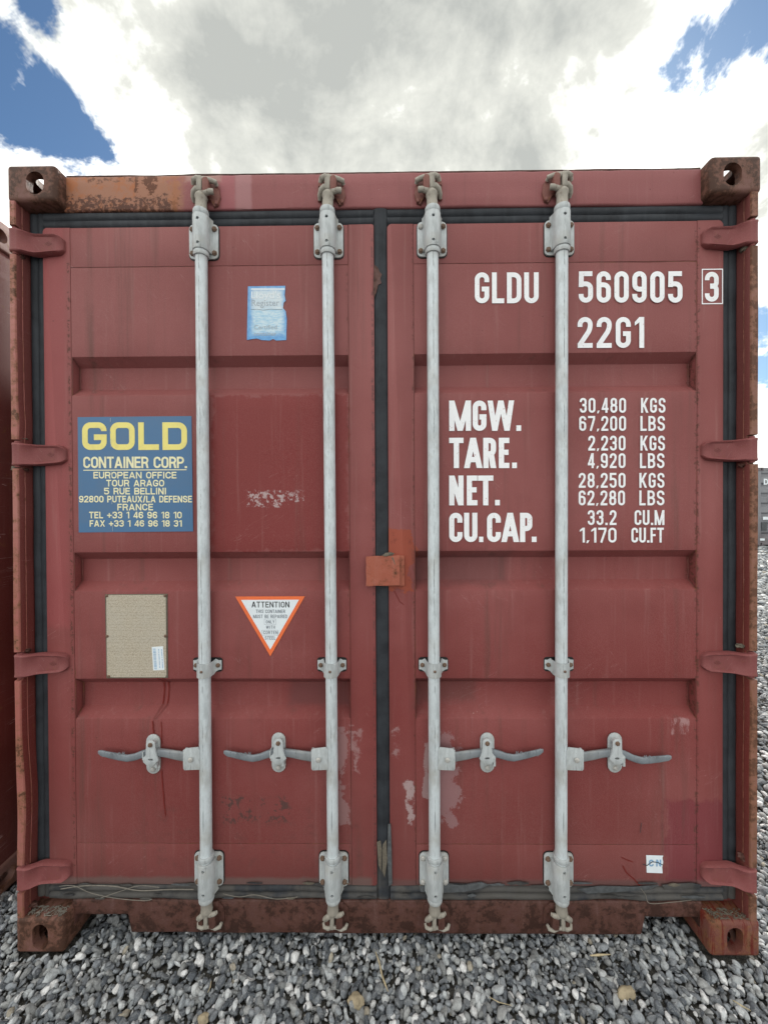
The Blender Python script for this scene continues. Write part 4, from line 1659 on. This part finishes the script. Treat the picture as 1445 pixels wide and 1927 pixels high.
paint_text([('GLDU', 893, 1013, 513, 571, .155, .87)], 'white painted letters GLDU')
paint_text([('560905', 1088, 1283, 511, 570, .155, .83)], 'white painted number 560905')
paint_text([('22G1', 1086, 1211, 597, 655, .155, .82)], 'white painted code 22G1')
bm = new_bm()
text_line(bm, '3', 1325, 1351, 512, 568, YM - .0006, .155)
p0, p1 = at(1320, 572, .045), at(1358, 507, .045)
ribbon(bm, [(p0.x, p0.z), (p1.x, p0.z), (p1.x, p1.z), (p0.x, p1.z)], .0034, YM - .0010, True)
lettering(bm, M_WHITE, DR, 'white figure 3 in a thin white box')
for sp_, r0, r1, lb in (
    ([('M', 845, 886), ('G', 889, 915), ('W', 917, 967), ('.', 971, 980)], 754, 811, 'MGW.'),
    ([('T', 845, 872), ('A', 873, 907), ('R', 909, 933), ('E', 938, 958), ('.', 963, 972)], 824, 881, 'TARE.'),
    ([('N', 845, 872), ('E', 878, 898), ('T', 899, 928), ('.', 931, 940)], 895, 951, 'NET.'),
    ([('C', 845, 870), ('U', 873, 898), ('.', 901, 909), ('C', 916, 942), ('A', 943, 976), ('P', 978, 1001), ('.', 1000, 1009)], 965, 1020, 'CU.CAP.')):
    bm = new_bm()
    text_spans(bm, sp_, r0, r1, YM - .0006, .175)
    lettering(bm, M_WHITE, DR, 'white painted capitals ' + lb)
rows = [('30,480', 1090, 1177, 749, 777, 'KGS', 1205, 1251), ('67,200', 1089, 1177, 783, 811, 'LBS', 1204, 1250),
        ('2,230', 1106, 1176, 820, 848, 'KGS', 1204, 1250), ('4,920', 1105, 1176, 853, 881, 'LBS', 1203, 1249),
        ('28,250', 1088, 1176, 890, 918, 'KGS', 1202, 1249), ('62,280', 1088, 1175, 923, 951, 'LBS', 1202, 1249),
        ('33.2', 1105, 1159, 960, 988, 'CU.M', 1193, 1249), ('1,170', 1090, 1159, 993, 1021, 'CU.FT', 1187, 1248)]
for a, x0, x1, y0, y1, u, x2, x3 in rows:
    paint_text([(a, x0, x1, y0, y1, .145, .80)], 'white painted figure %s' % a)
    paint_text([(u, x2, x3, y0, y1, .145, .86)], 'white painted unit %s after the figure %s' % (u, a))


def quad_part(name, corners, mat, parent, y, th=.0004, label=None):
    pts = [at(px, py, .045) for px, py in corners]
    bm = new_bm()
    prism(bm, [(p.x, p.z) for p in pts], y, y + th, 'y')
    return ob(name, bm, mat, parent, label=label)


# company sticker
st = quad_part('company_sticker', [(147, 785), (361, 783), (364, 1000), (149, 1002)], M_BLUE, DL, YM - .0002)


def stick_text(parent, rows, mat, y, label=None):
    bm = new_bm()
    for r_ in rows:
        text_line(bm, *r_[:5], y, *r_[5:])
    o = ob('lettering', to_mesh(bm, 'lettering', None, False), mat, C if parent is None else parent, label=label)
    return o


# stickers are parts of the container so that their lettering can be sub-parts
st.parent = C
QCAP = .20
stick_text(st, [('GOLD', 156, 353, 795, 847, .205, .90)], M_YEL, YM - .0008)
QCAP = .34
bm = new_bm()
for r_ in [('CONTAINER CORP.', 158, 353, 859.5, 881, .17, .92), ('EUROPEAN OFFICE', 177, 333, 888, 900.5, .18, .88), ('TOUR ARAGO', 201, 310, 903, 915.5, .18, .88),
           ('5 RUE BELLINI', 197, 314, 918, 930.5, .18, .86), ('92800 PUTEAUX/LA DEFENSE', 150, 362, 933, 945.5, .18, .88), ('FRANCE', 222, 289, 948, 960.5, .18, .88),
           ('TEL +33 1 46 96 18 10', 169, 343, 963, 975.5, .18, .84), ('FAX +33 1 46 96 18 31', 170, 343, 979, 991, .18, .84)]:
    text_line(bm, *r_[:5], YM - .0008, *r_[5:])
p0, p1 = at(158, 885, .045), at(352, 884, .045)
ribbon(bm, [(p0.x, p0.z), (p1.x, p1.z)], .0028, YM - .0008)
ob('lettering', to_mesh(bm, 'lettering', None, False), M_CREAM, st)

bm = new_bm()
rc_ = random.Random(3)
yy0 = 787
while yy0 < 1000:
    L_ = rc_.uniform(4, 16)
    pa, pb = at(209 + (yy0 - 787) * .02 + rc_.uniform(-.7, .7), yy0, .045), at(209 + (yy0 - 787) * .02 + rc_.uniform(-.7, .7), min(1000, yy0 + L_), .045)
    ribbon(bm, [(pa.x, pa.z), (pb.x, pb.z)], rc_.uniform(.0008, .0020), YM - .0011)
    yy0 += L_ + rc_.uniform(4, 26)
ob('crease', bm, M_FADE, st)

# warning triangle
tri = [(443, 1122.5), (574, 1122), (509, 1235)]
w1 = quad_part('warning_sticker', tri, M_ORG, C, YM - .0002)
cx, cz_ = (443 + 574 + 509) / 3, (1122.5 + 1122 + 1235) / 3
quad_part('white_field', [(cx + (x - cx) * .83, cz_ + (y - cz_) * .83) for x, y in tri], M_STW, w1, YM - .0005, .0002)
stick_text(w1, [('ATTENTION', 474, 545, 1132, 1143, .15, .84)], M_INK, YM - .0009)
bm = new_bm()
for r_ in [('THIS CONTAINER', 482, 537, 1147, 1153.5, .14, .82), ('MUST BE REPAIRED', 477, 541, 1156.5, 1163, .14, .82), ('ONLY', 501, 517, 1167, 1173, .14, .8),
           ('WITH', 501, 518, 1177, 1183, .14, .8), ('CORTEN', 496, 523, 1187, 1193, .14, .8), ('STEEL', 499, 519, 1197, 1203.5, .14, .8)]:
    text_line(bm, *r_[:5], YM - .0009, *r_[5:])
for a, b, c_, d_ in ((498, 1164.8, 519.5, 1175), (493.5, 1185.5, 524, 1195)):
    q0, q1 = at(a, d_, .045), at(c_, b, .045)
    ribbon(bm, [(q0.x, q0.z), (q1.x, q0.z), (q1.x, q1.z), (q0.x, q1.z)], .0006, YM - .0011, True)
ob('lettering', to_mesh(bm, 'lettering', None, False), M_INKG, w1)

# faded blue sticker with ragged edge
bl = quad_part('faded_sticker', [(467, 539), (537, 538), (537, 546), (536, 556), (538, 566), (534, 570), (533, 580), (538, 586), (540, 600), (539, 640), (520, 641), (514, 638),
                                 (508, 641), (492, 640), (484, 637), (476, 638), (465, 640)], M_LLOYD, C, YM - .0002)
quad_part('white_stripe', [(473, 543), (536, 543), (536, 545.5), (473, 545.5)], M_STW, bl, YM - .0005, .0002)


def font_text(txt, px, py, h, mat, parent, y, sx=1.0):
    cu = bpy.data.curves.new('t', 'FONT')
    cu.body = txt
    cu.size = 1.0
    cu.resolution_u = 3
    to = bpy.data.objects.new('t', cu)
    S.collection.objects.link(to)
    me_ = bpy.data.meshes.new_from_object(to.evaluated_get(bpy.context.evaluated_depsgraph_get()))
    bpy.data.objects.remove(to)
    p = at(px, py, .045)
    for v in me_.vertices:
        v.co = Vector((p.x + v.co.x * h * sx, y, p.z + v.co.y * h))
    me_.materials.clear()
    me_.materials.append(mat)
    return ob('lettering', me_, None, parent)


font_text("Lloyd's", 472, 562, .034, M_STW, bl, YM - .0008, 1.08)
font_text("Register", 473, 576, .030, M_FADE, bl, YM - .0008, .95)
font_text("Certified", 478, 620, .020, M_FADE, bl, YM - .0008, 1.1)
font_text("container", 478, 632, .018, M_FADE, bl, YM - .0008, 1.1)
bm = new_bm()
q = [at(x, y, .045) for x, y in ((472, 583), (485, 582), (495, 584), (510, 582), (532, 583))]
ribbon(bm, [(p.x, p.z) for p in q], .0012, YM - .0008)
ob('crease', bm, M_INKG, bl)

# data plate
p0, p1 = at(203, 1274, .045), at(313, 1119, .045)
bm = new_bm()
prism(bm, [(p0.x - .003, p0.z - .004), (p1.x + .004, p0.z - .003), (p1.x + .005, p1.z + .003), (p0.x - .005, p1.z + .002)], YD - .0012, YD + .0006, 'y')
sh = ob('backing_sheet', to_mesh(bm, 'b'), M_MUD)
bm = new_bm()
cxn = .008
prism(bm, [(p0.x + cxn, p0.z), (p1.x - cxn * .6, p0.z), (p1.x, p0.z + cxn), (p1.x, p1.z - cxn), (p1.x - cxn, p1.z), (p0.x + cxn, p1.z), (p0.x, p1.z - cxn), (p0.x, p0.z + cxn)], YD - .0024, YD - .0012, 'y')
dp = ob('data_plate', bm, M_PLATE, C)
sh.parent = dp
zm = (p0.z + p1.z) / 2
bm_r = bolt_mesh('rivet', .0052, .0036, False, M_BOLT)
for x, z in ((p0.x, p1.z), (p1.x, p1.z), (p0.x, zm), (p1.x, zm), (p0.x + .004, p0.z)):
    ob('rivet', bm_r, None, dp, (x + (.002 if x < -.85 else -.002), YD - .0020, z - (.003 if z > zm + .01 else (-.003 if z < zm - .01 else 0))))
bc = quad_part('barcode_label', [(287, 1217), (308, 1215.5), (311, 1260), (290, 1261)], M_STW, dp, YD - .0030, .0004)
bm = new_bm()
zz_ = 0
yy_ = 1220.0
while yy_ < 1258:
    wv = random.choice((.5, .8, 1.2))
    a, b = at(289.2 + (yy_ - 1217) * .065, yy_, .045), at(294.4 + (yy_ - 1217) * .065, yy_ + wv, .045)
    bm.faces.new([bm.verts.new(v) for v in ((a.x, YD - .0033, a.z), (b.x, YD - .0033, a.z), (b.x, YD - .0033, b.z), (a.x, YD - .0033, b.z))])
    yy_ += wv + random.choice((.6, .9, 1.3))
for cx0 in (299.0, 304.5):
    yy_ = 1221.0
    while yy_ < 1256:
        a, b = at(cx0 + (yy_ - 1217) * .065, yy_, .045), at(cx0 + 1.8 + (yy_ - 1217) * .065, yy_ + 1.6, .045)
        bm.faces.new([bm.verts.new(v) for v in ((a.x, YD - .0033, a.z), (b.x, YD - .0033, a.z), (b.x, YD - .0033, b.z), (a.x, YD - .0033, b.z))])
        yy_ += random.choice((2.3, 2.6, 3.4))
ob('barcode_bars', bm, M_CYAN, bc)

# small white label low on the right door
ws = quad_part('white_label', [(1215, 1609), (1247, 1610), (1245.5, 1614), (1247, 1622), (1245, 1632), (1246, 1643), (1216, 1642)], M_STW, C, YM - .0002)
bm = new_bm()
text_line(bm, 'CN', 1220, 1243, 1617, 1630, YM - .0008, .20, .8)
ob('lettering', to_mesh(bm, 'lettering', None, False), M_CYAN, ws)


# drawn marks on the door skin: runs, scratches
def mark(px_pts, wpx, mat, parent, y=None, name='paint_run', label=None):
    bm = new_bm()
    pts = []
    for x, y_ in px_pts:
        p = at(x, y_, .045)
        pts.append((p.x, p.z))
    ribbon(bm, pts, wpx * .00178, YM - .0004 if y is None else y)
    return ob(name, bm, mat, parent, label=label)


def jag(x0, y0, x1, y1, n_, a_):
    return [(x0 + (x1 - x0) * i / n_ + random.uniform(-a_, a_), y0 + (y1 - y0) * i / n_) for i in range(n_ + 1)]


mark(jag(288, 1357, 290, 1380, 5, .8), 2.4, M_DRIP, DL)
mark(jag(305, 1450, 312, 1536, 9, .7), 1.8, M_DRIP, DL)
mark(jag(304, 1358, 305, 1400, 4, .6), 1.4, M_DRIP, DL)
# the same run where it crosses the trough above
def mark3(p3, wm, mat, parent, name='paint_run'):
    bm = new_bm()
    L = [Vector(p) for p in p3]
    for a, b in zip(L, L[1:]):
        v = [(a.x - wm / 2, a.y, a.z), (a.x + wm / 2, a.y, a.z), (b.x + wm / 2, b.y, b.z), (b.x - wm / 2, b.y, b.z)]
        bm.faces.new([bm.verts.new(q_) for q_ in v])
    return ob(name, bm, mat, parent)


for dx, d2 in ((-.764, .0), (-.748, .004)):
    e_ = .0006
    mark3([(dx, YD - e_, .897), (dx, YD - e_, .8905), (dx, YD + .0350, .8640), (dx + .001, YD + .0366, .84), (dx - .003, YD + .0366, .80), (dx - .006, YD + .0366, .788),
           (dx - .018 - d2 * 2, YD - e_, .7545)], .0042, M_DRIP, DL)
mark(jag(1190, 1622, 1168, 1613, 3, 1), 1.6, M_DRIP, DR, name='scratch')
mark([(1171, 1629), (1178, 1642), (1190, 1652), (1203, 1666)], 2.0, M_DRIP, DR, name='scratch')
mark([(1208, 1625), (1216, 1628), (1226, 1621), (1236, 1622), (1246, 1627)], 1.4, M_INK, DR, y=YM - .0014, name='scratch')
mark([(742, 1112), (748, 1124), (752, 1132), (760, 1138)], 1.4, M_DRIP, DR, name='paint_run')
mark([(1206, 1548), (1204, 1567)], 1.0, M_INK, DR, name='scratch')

# lock plate bridging the two doors
LKY = .020
a, b = at(689, 1103, LKY), at(752, 1047, LKY)
F, B = [], []
bm = new_bm()
for i in range(13):
    t = i / 12
    x = a.x + (b.x - a.x) * t
    F.append([Vector((x + .002 * mnoise.noise(Vector((j * .9, 3, 3))) * (1 if i == 0 else 0), LKY + .0015 * mnoise.noise(Vector((t * 3, j * .8, 1))),
                      a.z + (b.z - a.z) * j / 8 + (.002 * mnoise.noise(Vector((t * 5, 1, 7))) if j in (0, 8) else 0) + .003 * t)) for j in range(9)])
    B.append([p + Vector((0, .006, 0)) for p in F[-1]])
slab(bm, F, B)
lk = ob('lock_plate', to_mesh(bm, 'lock_plate', 40), M_ORANGE, C, label='orange brown steel plate bridging the two doors')
a2, b2 = at(746, 1105, .034), at(762, 1044, .034)
bm = new_bm()
box(bm, -.004, b2.x - .002, .031, .0446, a2.z + .004, b2.z - .003, .003)
ob('plate_lug', bm, M_ORANGE, lk)
bm = new_bm()
bmesh.ops.create_icosphere(bm, subdivisions=3, radius=1)
for v in bm.verts:
    n_ = mnoise.noise(v.co * 1.7 + Vector((3, 3, 3)))
    v.co = Vector((v.co.x * .018, v.co.y * .009, v.co.z * .0065)) * (1 + .45 * n_)
c0 = at(731, 1043, .026)
ob('mud_clod', to_mesh(bm, 'mud_clod', 60), M_MUD, lk, tuple(c0), rot=(.2, -.15, 0))
bm = new_bm()
pts = [at(x, y, .022) for x, y in ((738, 1049), (741, 1055), (743, 1062), (746, 1069))]
tube(bm, [tuple(p) for p in pts], [.005, .0055, .005, .003], 8, .5)
ob('mud_clod', to_mesh(bm, 'mud_clod', 60), M_MUD, lk)


# torn and patched rubber along the sill and the seam
def blob(name, pts, y, th, mat, parent, label=None):
    P2 = [at(px, py, y) for px, py in pts]
    bm = new_bm()
    prism(bm, [(p.x, p.z) for p in P2], y, y + th, 'y', .0008)
    return ob(name, to_mesh(bm, name, 40), mat, parent, label=label)


blob('rubber_flap', [(788, 1668), (835, 1663), (870, 1667), (905, 1661), (920, 1666), (905, 1673), (870, 1679), (830, 1680), (792, 1679)], .036, .004, M_CAULK, DR)
blob('rubber_flap', [(1245, 1666), (1300, 1662), (1320, 1666), (1316, 1672), (1288, 1675), (1250, 1674)], .038, .003, M_RUB, DR)
blob('rubber_flap', [(1086, 1674), (1130, 1668), (1190, 1670), (1240, 1666), (1222, 1674), (1160, 1679), (1105, 1682)], .038, .003, M_CAULK, DR)
blob('rubber_flap', [(709, 1585), (716, 1582), (719, 1600), (717, 1640), (712, 1628)], .041, .002, M_MUD, DR)
blob('rubber_flap', [(720, 1590), (727, 1580), (729, 1618), (724, 1652), (719, 1640)], .041, .002, M_MUD, DR)
blob('rubber_flap', [(730, 1552), (735, 1551), (737, 1600), (738, 1664), (731, 1668), (729, 1610)], .040, .0045, M_CAULK, DR)
blob('rubber_flap', [(704, 497), (711, 503), (714, 512), (719, 516), (715, 524), (718, 533), (711, 536), (709, 548), (704, 562), (702, 548), (703, 520)], .0425, .0015, M_SILL, DL)


rr = random.Random(9)
for px in list(range(120, 690, 34)) + list(range(745, 1330, 42)):
    # torn scraps of sealing rubber along the foot of the doors
    x0 = px + rr.uniform(-10, 10)
    y0 = rr.choice((1664, 1667, 1686, 1690)) + rr.uniform(-2, 2)
    L_, h = rr.uniform(14, 46), rr.uniform(1.5, 4.5)
    top_ = [(x0 + L_ * t / 5, y0 - h * rr.uniform(.2, 1) * math.sin(math.pi * (t + .6) / 6.2)) for t in range(6)]
    bot_ = [(x0 + L_ * t / 5, y0 + h * rr.uniform(.2, 1) * math.sin(math.pi * (t + .6) / 6.2)) for t in range(5, -1, -1)]
    blob('rubber_scrap', top_ + bot_, .0375, .003, rr.choice((M_RUB, M_CAULK, M_MUD, M_RUB)), DL if px < 700 else DR)


def string_part(name, pxpts, y, r_, mat, parent, sag=.0):
    bm = new_bm()
    P3 = [tuple(at(px, py, y - random.uniform(0, .004))) for px, py in pxpts]
    # smooth by subdividing
    Q = []
    for i in range(len(P3) - 1):
        p0_ = Vector(P3[max(i - 1, 0)]); p1_ = Vector(P3[i]); p2_ = Vector(P3[i + 1]); p3_ = Vector(P3[min(i + 2, len(P3) - 1)])
        for s_ in range(5):
            t = s_ / 5
            Q.append(.5 * ((2 * p1_) + (-p0_ + p2_) * t + (2 * p0_ - 5 * p1_ + 4 * p2_ - p3_) * t * t + (-p0_ + 3 * p1_ - 3 * p2_ + p3_) * t ** 3))
    Q.append(Vector(P3[-1]))
    tube(bm, [tuple(p) for p in Q], r_, 6, .5)
    return ob(name, to_mesh(bm, name, 60), mat, parent)


M_FRAY = simple('frayed_fibre', (.21, .19, .16), .9, .35, 90, .5)
string_part('frayed_cord', [(112, 1668), (140, 1667), (170, 1680), (215, 1690), (270, 1695), (287, 1692)], .036, .0014, M_FRAY, DL)
string_part('frayed_cord', [(115, 1673), (160, 1667), (215, 1668), (262, 1676), (320, 1674), (365, 1674)], .037, .0022, M_FRAY, DL)
string_part('frayed_cord', [(190, 1690), (225, 1678), (262, 1667), (300, 1670)], .036, .0012, M_FRAY, DL)
string_part('frayed_cord', [(420, 1682), (450, 1688), (480, 1684), (520, 1692), (560, 1688)], .038, .0013, M_FRAY, DL)
string_part('frayed_cord', [(1205, 1672), (1214, 1684), (1222, 1700), (1262, 1698), (1300, 1694)], .037, .0011, M_FRAY, DR)

# ------------------------------------------------------------------ litter lying on the gravel


def on_ground(px, py, lift=.02):
    """point of the gravel surface behind a photo pixel"""
    d = CR * ((px - PW / 2) / FPX) + CU * (-(py - PH / 2) / FPX) + CF
    t = (hgt(0, 0) + lift - CAM[2]) / d.z
    return Vector(CAM) + d * t


def stick(pts, r_, mat, label, name='twig', cat='twig'):
    bm = new_bm()
    P3 = [on_ground(px, py, .024) for px, py in pts]
    c_ = sum(P3, Vector()) / len(P3)
    tube(bm, [tuple(p - c_) for p in P3], [r_ * f_ for f_ in ([.5] + [1] * (len(P3) - 2) + [.35])], 6)
    o = ob(name, to_mesh(bm, name, 60), mat, None, tuple(c_))
    o['label'] = label
    o['category'] = cat
    return o


stick([(707, 1792), (714, 1812), (719, 1836), (724, 1850), (730, 1866)], .0028, M_WOOD, 'long pale straw stalk lying on the gravel below the door seam', 'straw_stalk', 'stalk')
stick([(1110, 1798), (1125, 1797), (1148, 1796)], .0035, M_WOOD, 'short yellow wood splinter on gravel below the right door', 'wood_splinter', 'splinter')
stick([(1378, 1882), (1395, 1893), (1412, 1902)], .0022, M_WOOD, 'thin whitish stalk on gravel near the lower right corner', 'straw_stalk', 'stalk')
stick([(920, 1876), (938, 1886), (962, 1892)], .0015, M_WOOD, 'very thin grass stem on gravel right of the seam', 'grass_stem', 'stalk')
stick([(398, 1846), (396, 1858), (391, 1868)], .0018, M_WOOD, 'small upright dry stem on gravel under the leftmost locking bar', 'grass_stem', 'stalk')


def rock(px, py, sx_, sy_, sz_, label, seed, rz=0.0):
    bm = new_bm()
    bmesh.ops.create_icosphere(bm, subdivisions=4, radius=1)
    for v in bm.verts:
        n_ = v.co.normalized()
        d = 1 + .25 * mnoise.noise(n_ * 1.5 + Vector((seed, 0, 0))) + .09 * mnoise.noise(n_ * 5 + Vector((seed, 2, 0))) + .03 * mnoise.noise(n_ * 14)
        for kk in range(4):
            pn = Vector((math.sin(kk * 2.4 + seed), math.cos(kk * 1.9 + seed), .5 * math.sin(kk + seed))).normalized()
            dd_ = n_.dot(pn)
            if dd_ > .7:
                d *= .74 / max(.74, dd_)
        v.co = Vector((n_.x * sx_, n_.y * sy_, n_.z * sz_)) * d
    p = on_ground(px, py, .016)
    o = ob('stone', to_mesh(bm, 'stone', 180), M_TAN, None, tuple(p), (0, 0, rz))
    o['label'] = label
    o['category'] = 'stone'


rock(670, 1884, .024, .018, .014, 'tan brown angular stone on the grey gravel below the second locking bar', 2.0)
rock(1178, 1868, .030, .016, .012, 'flat sandy triangular stone on the gravel below the right door', 5.0, .2)
rock(383, 1917, .016, .013, .010, 'small ochre stone at the bottom edge below the leftmost bar', 8.0)

# blown straw and flakes lying on the ledges of the bottom castings
rd = random.Random(5)
for sgn, lab in ((-1, 'pale flakes and straw caught on top of the left bottom casting'), (1, 'brown crumbs and straw bits caught on top of the right bottom casting')):
    bm = new_bm()
    for i in range(110):
        x = sgn * rd.uniform(1.068, 1.186)
        y = rd.uniform(.006, .040)
        L_ = rd.choice((.002, .003, .004, .006, .010)) * rd.uniform(.7, 1.4)
        a_ = rd.uniform(0, 3.14)
        dx, dy = math.cos(a_) * L_, math.sin(a_) * L_
        if not (.004 < y + dy < .041 and .004 < y - dy < .041):
            dy = 0
        h = .1192 + rd.uniform(0, .002)
        tube(bm, [(x - dx, y - dy, h), (x, y, h + .0008), (x + dx, y + dy, h + rd.uniform(0, .001))], rd.uniform(.0006, .0014), 5)
    o = ob('straw_debris', to_mesh(bm, 'straw_debris', 60), M_FRAY if sgn < 0 else M_MUD)
    o['kind'] = 'stuff'
    o['label'] = lab
    o['category'] = 'debris'


def clod(px, py, Y, sx_, sy_, sz_, mat, seed):
    bm = new_bm()
    bmesh.ops.create_icosphere(bm, subdivisions=3, radius=1)
    for v in bm.verts:
        n_ = mnoise.noise(v.co * 1.8 + Vector((seed, 0, 0))) * .6 + mnoise.noise(v.co * 5 + Vector((seed, 0, 0))) * .25
        v.co = Vector((v.co.x * sx_, v.co.y * sy_, v.co.z * sz_)) * (1 + n_)
    ob('mud_clod', to_mesh(bm, 'mud_clod', 60), mat, C, tuple(at(px, py, Y)))


for i, (px, py, sx_, sz_) in enumerate(((40, 486, .014, .010), (30, 882, .012, .008), (48, 884, .012, .005), (44, 826, .012, .004), (52, 1224, .010, .008), (50, 1612, .012, .014),
                                        (1395, 876, .010, .006), (1392, 1215, .014, .006), (1398, 1612, .014, .016), (1398, 470, .010, .007), (60, 1702, .02, .006))):
    clod(px, py, .030, sx_, .010, sz_, M_MUD if i % 2 else M_SILL, i * 3.3)

# ------------------------------------------------------------------ grey container far off to the right
G = thing('grey_container', 'distant grey ribbed container in the sun at the right edge of the photo', 'shipping container', (13.50, 11.68, .19))
bm = new_bm()
F, B = [], []
prof = [(2.50, 0)]
z = 2.42
for i in range(7):
    prof += [(z, 0), (z - .05, .06), (z - .13, .06), (z - .18, 0)]
    z -= .33
prof.append((.12, 0))
F = [[Vector((x, .03 + y, zz1)) for x in (-1.14, 1.14)] for zz1, y in prof]
B = [[Vector((x, .05 + y, zz1)) for x in (-1.14, 1.14)] for zz1, y in prof]
slab(bm, F, B)
ob('ribbed_end', bm, M_GREY, G)
for sgn in (-1, 1):
    bm = new_bm(); box(bm, min(sgn * 1.14, sgn * 1.21), max(sgn * 1.14, sgn * 1.21), .01, .16, .118, 2.473, .01)
    ob('corner_post', bm, M_GREY, G)
    bm = new_bm(); box(bm, min(sgn * 1.15, sgn * 1.20), max(sgn * 1.15, sgn * 1.20), .16, LEN - .17, .02, 2.585, .01)
    ob('side_wall', bm, M_GREY, G)
    for yy, sy in ((0, 1), (LEN, -1)):
        for zz1, me_ in ((2.473, ct), (0, cb)):
            o = ob('corner_casting', me_, None, G, (sgn * HX, yy, zz1), scl=(-sgn, sy, 1))
            o.material_slots[0].link = 'OBJECT'
            o.material_slots[0].material = M_GREY
for nm, z0_, z1_, y0_, y1_ in (('header', 2.50, 2.586, .01, .12), ('door_sill', .03, .12, .01, .12)):
    bm = new_bm(); box(bm, -1.055, 1.055, y0_, y1_, z0_, z1_, .008)
    ob(nm, bm, M_GREY, G)
bm = new_bm(); box(bm, -1.15, 1.15, .16, LEN - .1, 2.56, 2.583)
ob('roof', bm, M_GREY, G)
bm = new_bm(); box(bm, -1.15, 1.15, LEN - .12, LEN - .06, .03, 2.56)
ob('end_wall', bm, M_GREY, G)
bm = new_bm()
draw(bm, 'D', -1.04, 2.02, .15, .20, .045, .024)
draw(bm, 'O', -.84, 2.02, .15, .20, .045, .024)
ob('lettering', to_mesh(bm, 'lettering', None, False), M_STW, G)
for i, (xa_, xb_, za_, zb_) in enumerate(((-1.08, -.80, .86, .96), (-1.17, -1.02, .17, .24), (-1.12, -.95, .50, .78))):
    bm = new_bm(); box(bm, xa_, xb_, .006, .0095, za_, zb_)
    ob('label_plate', bm, M_STW if i < 2 else M_CAULK, G)
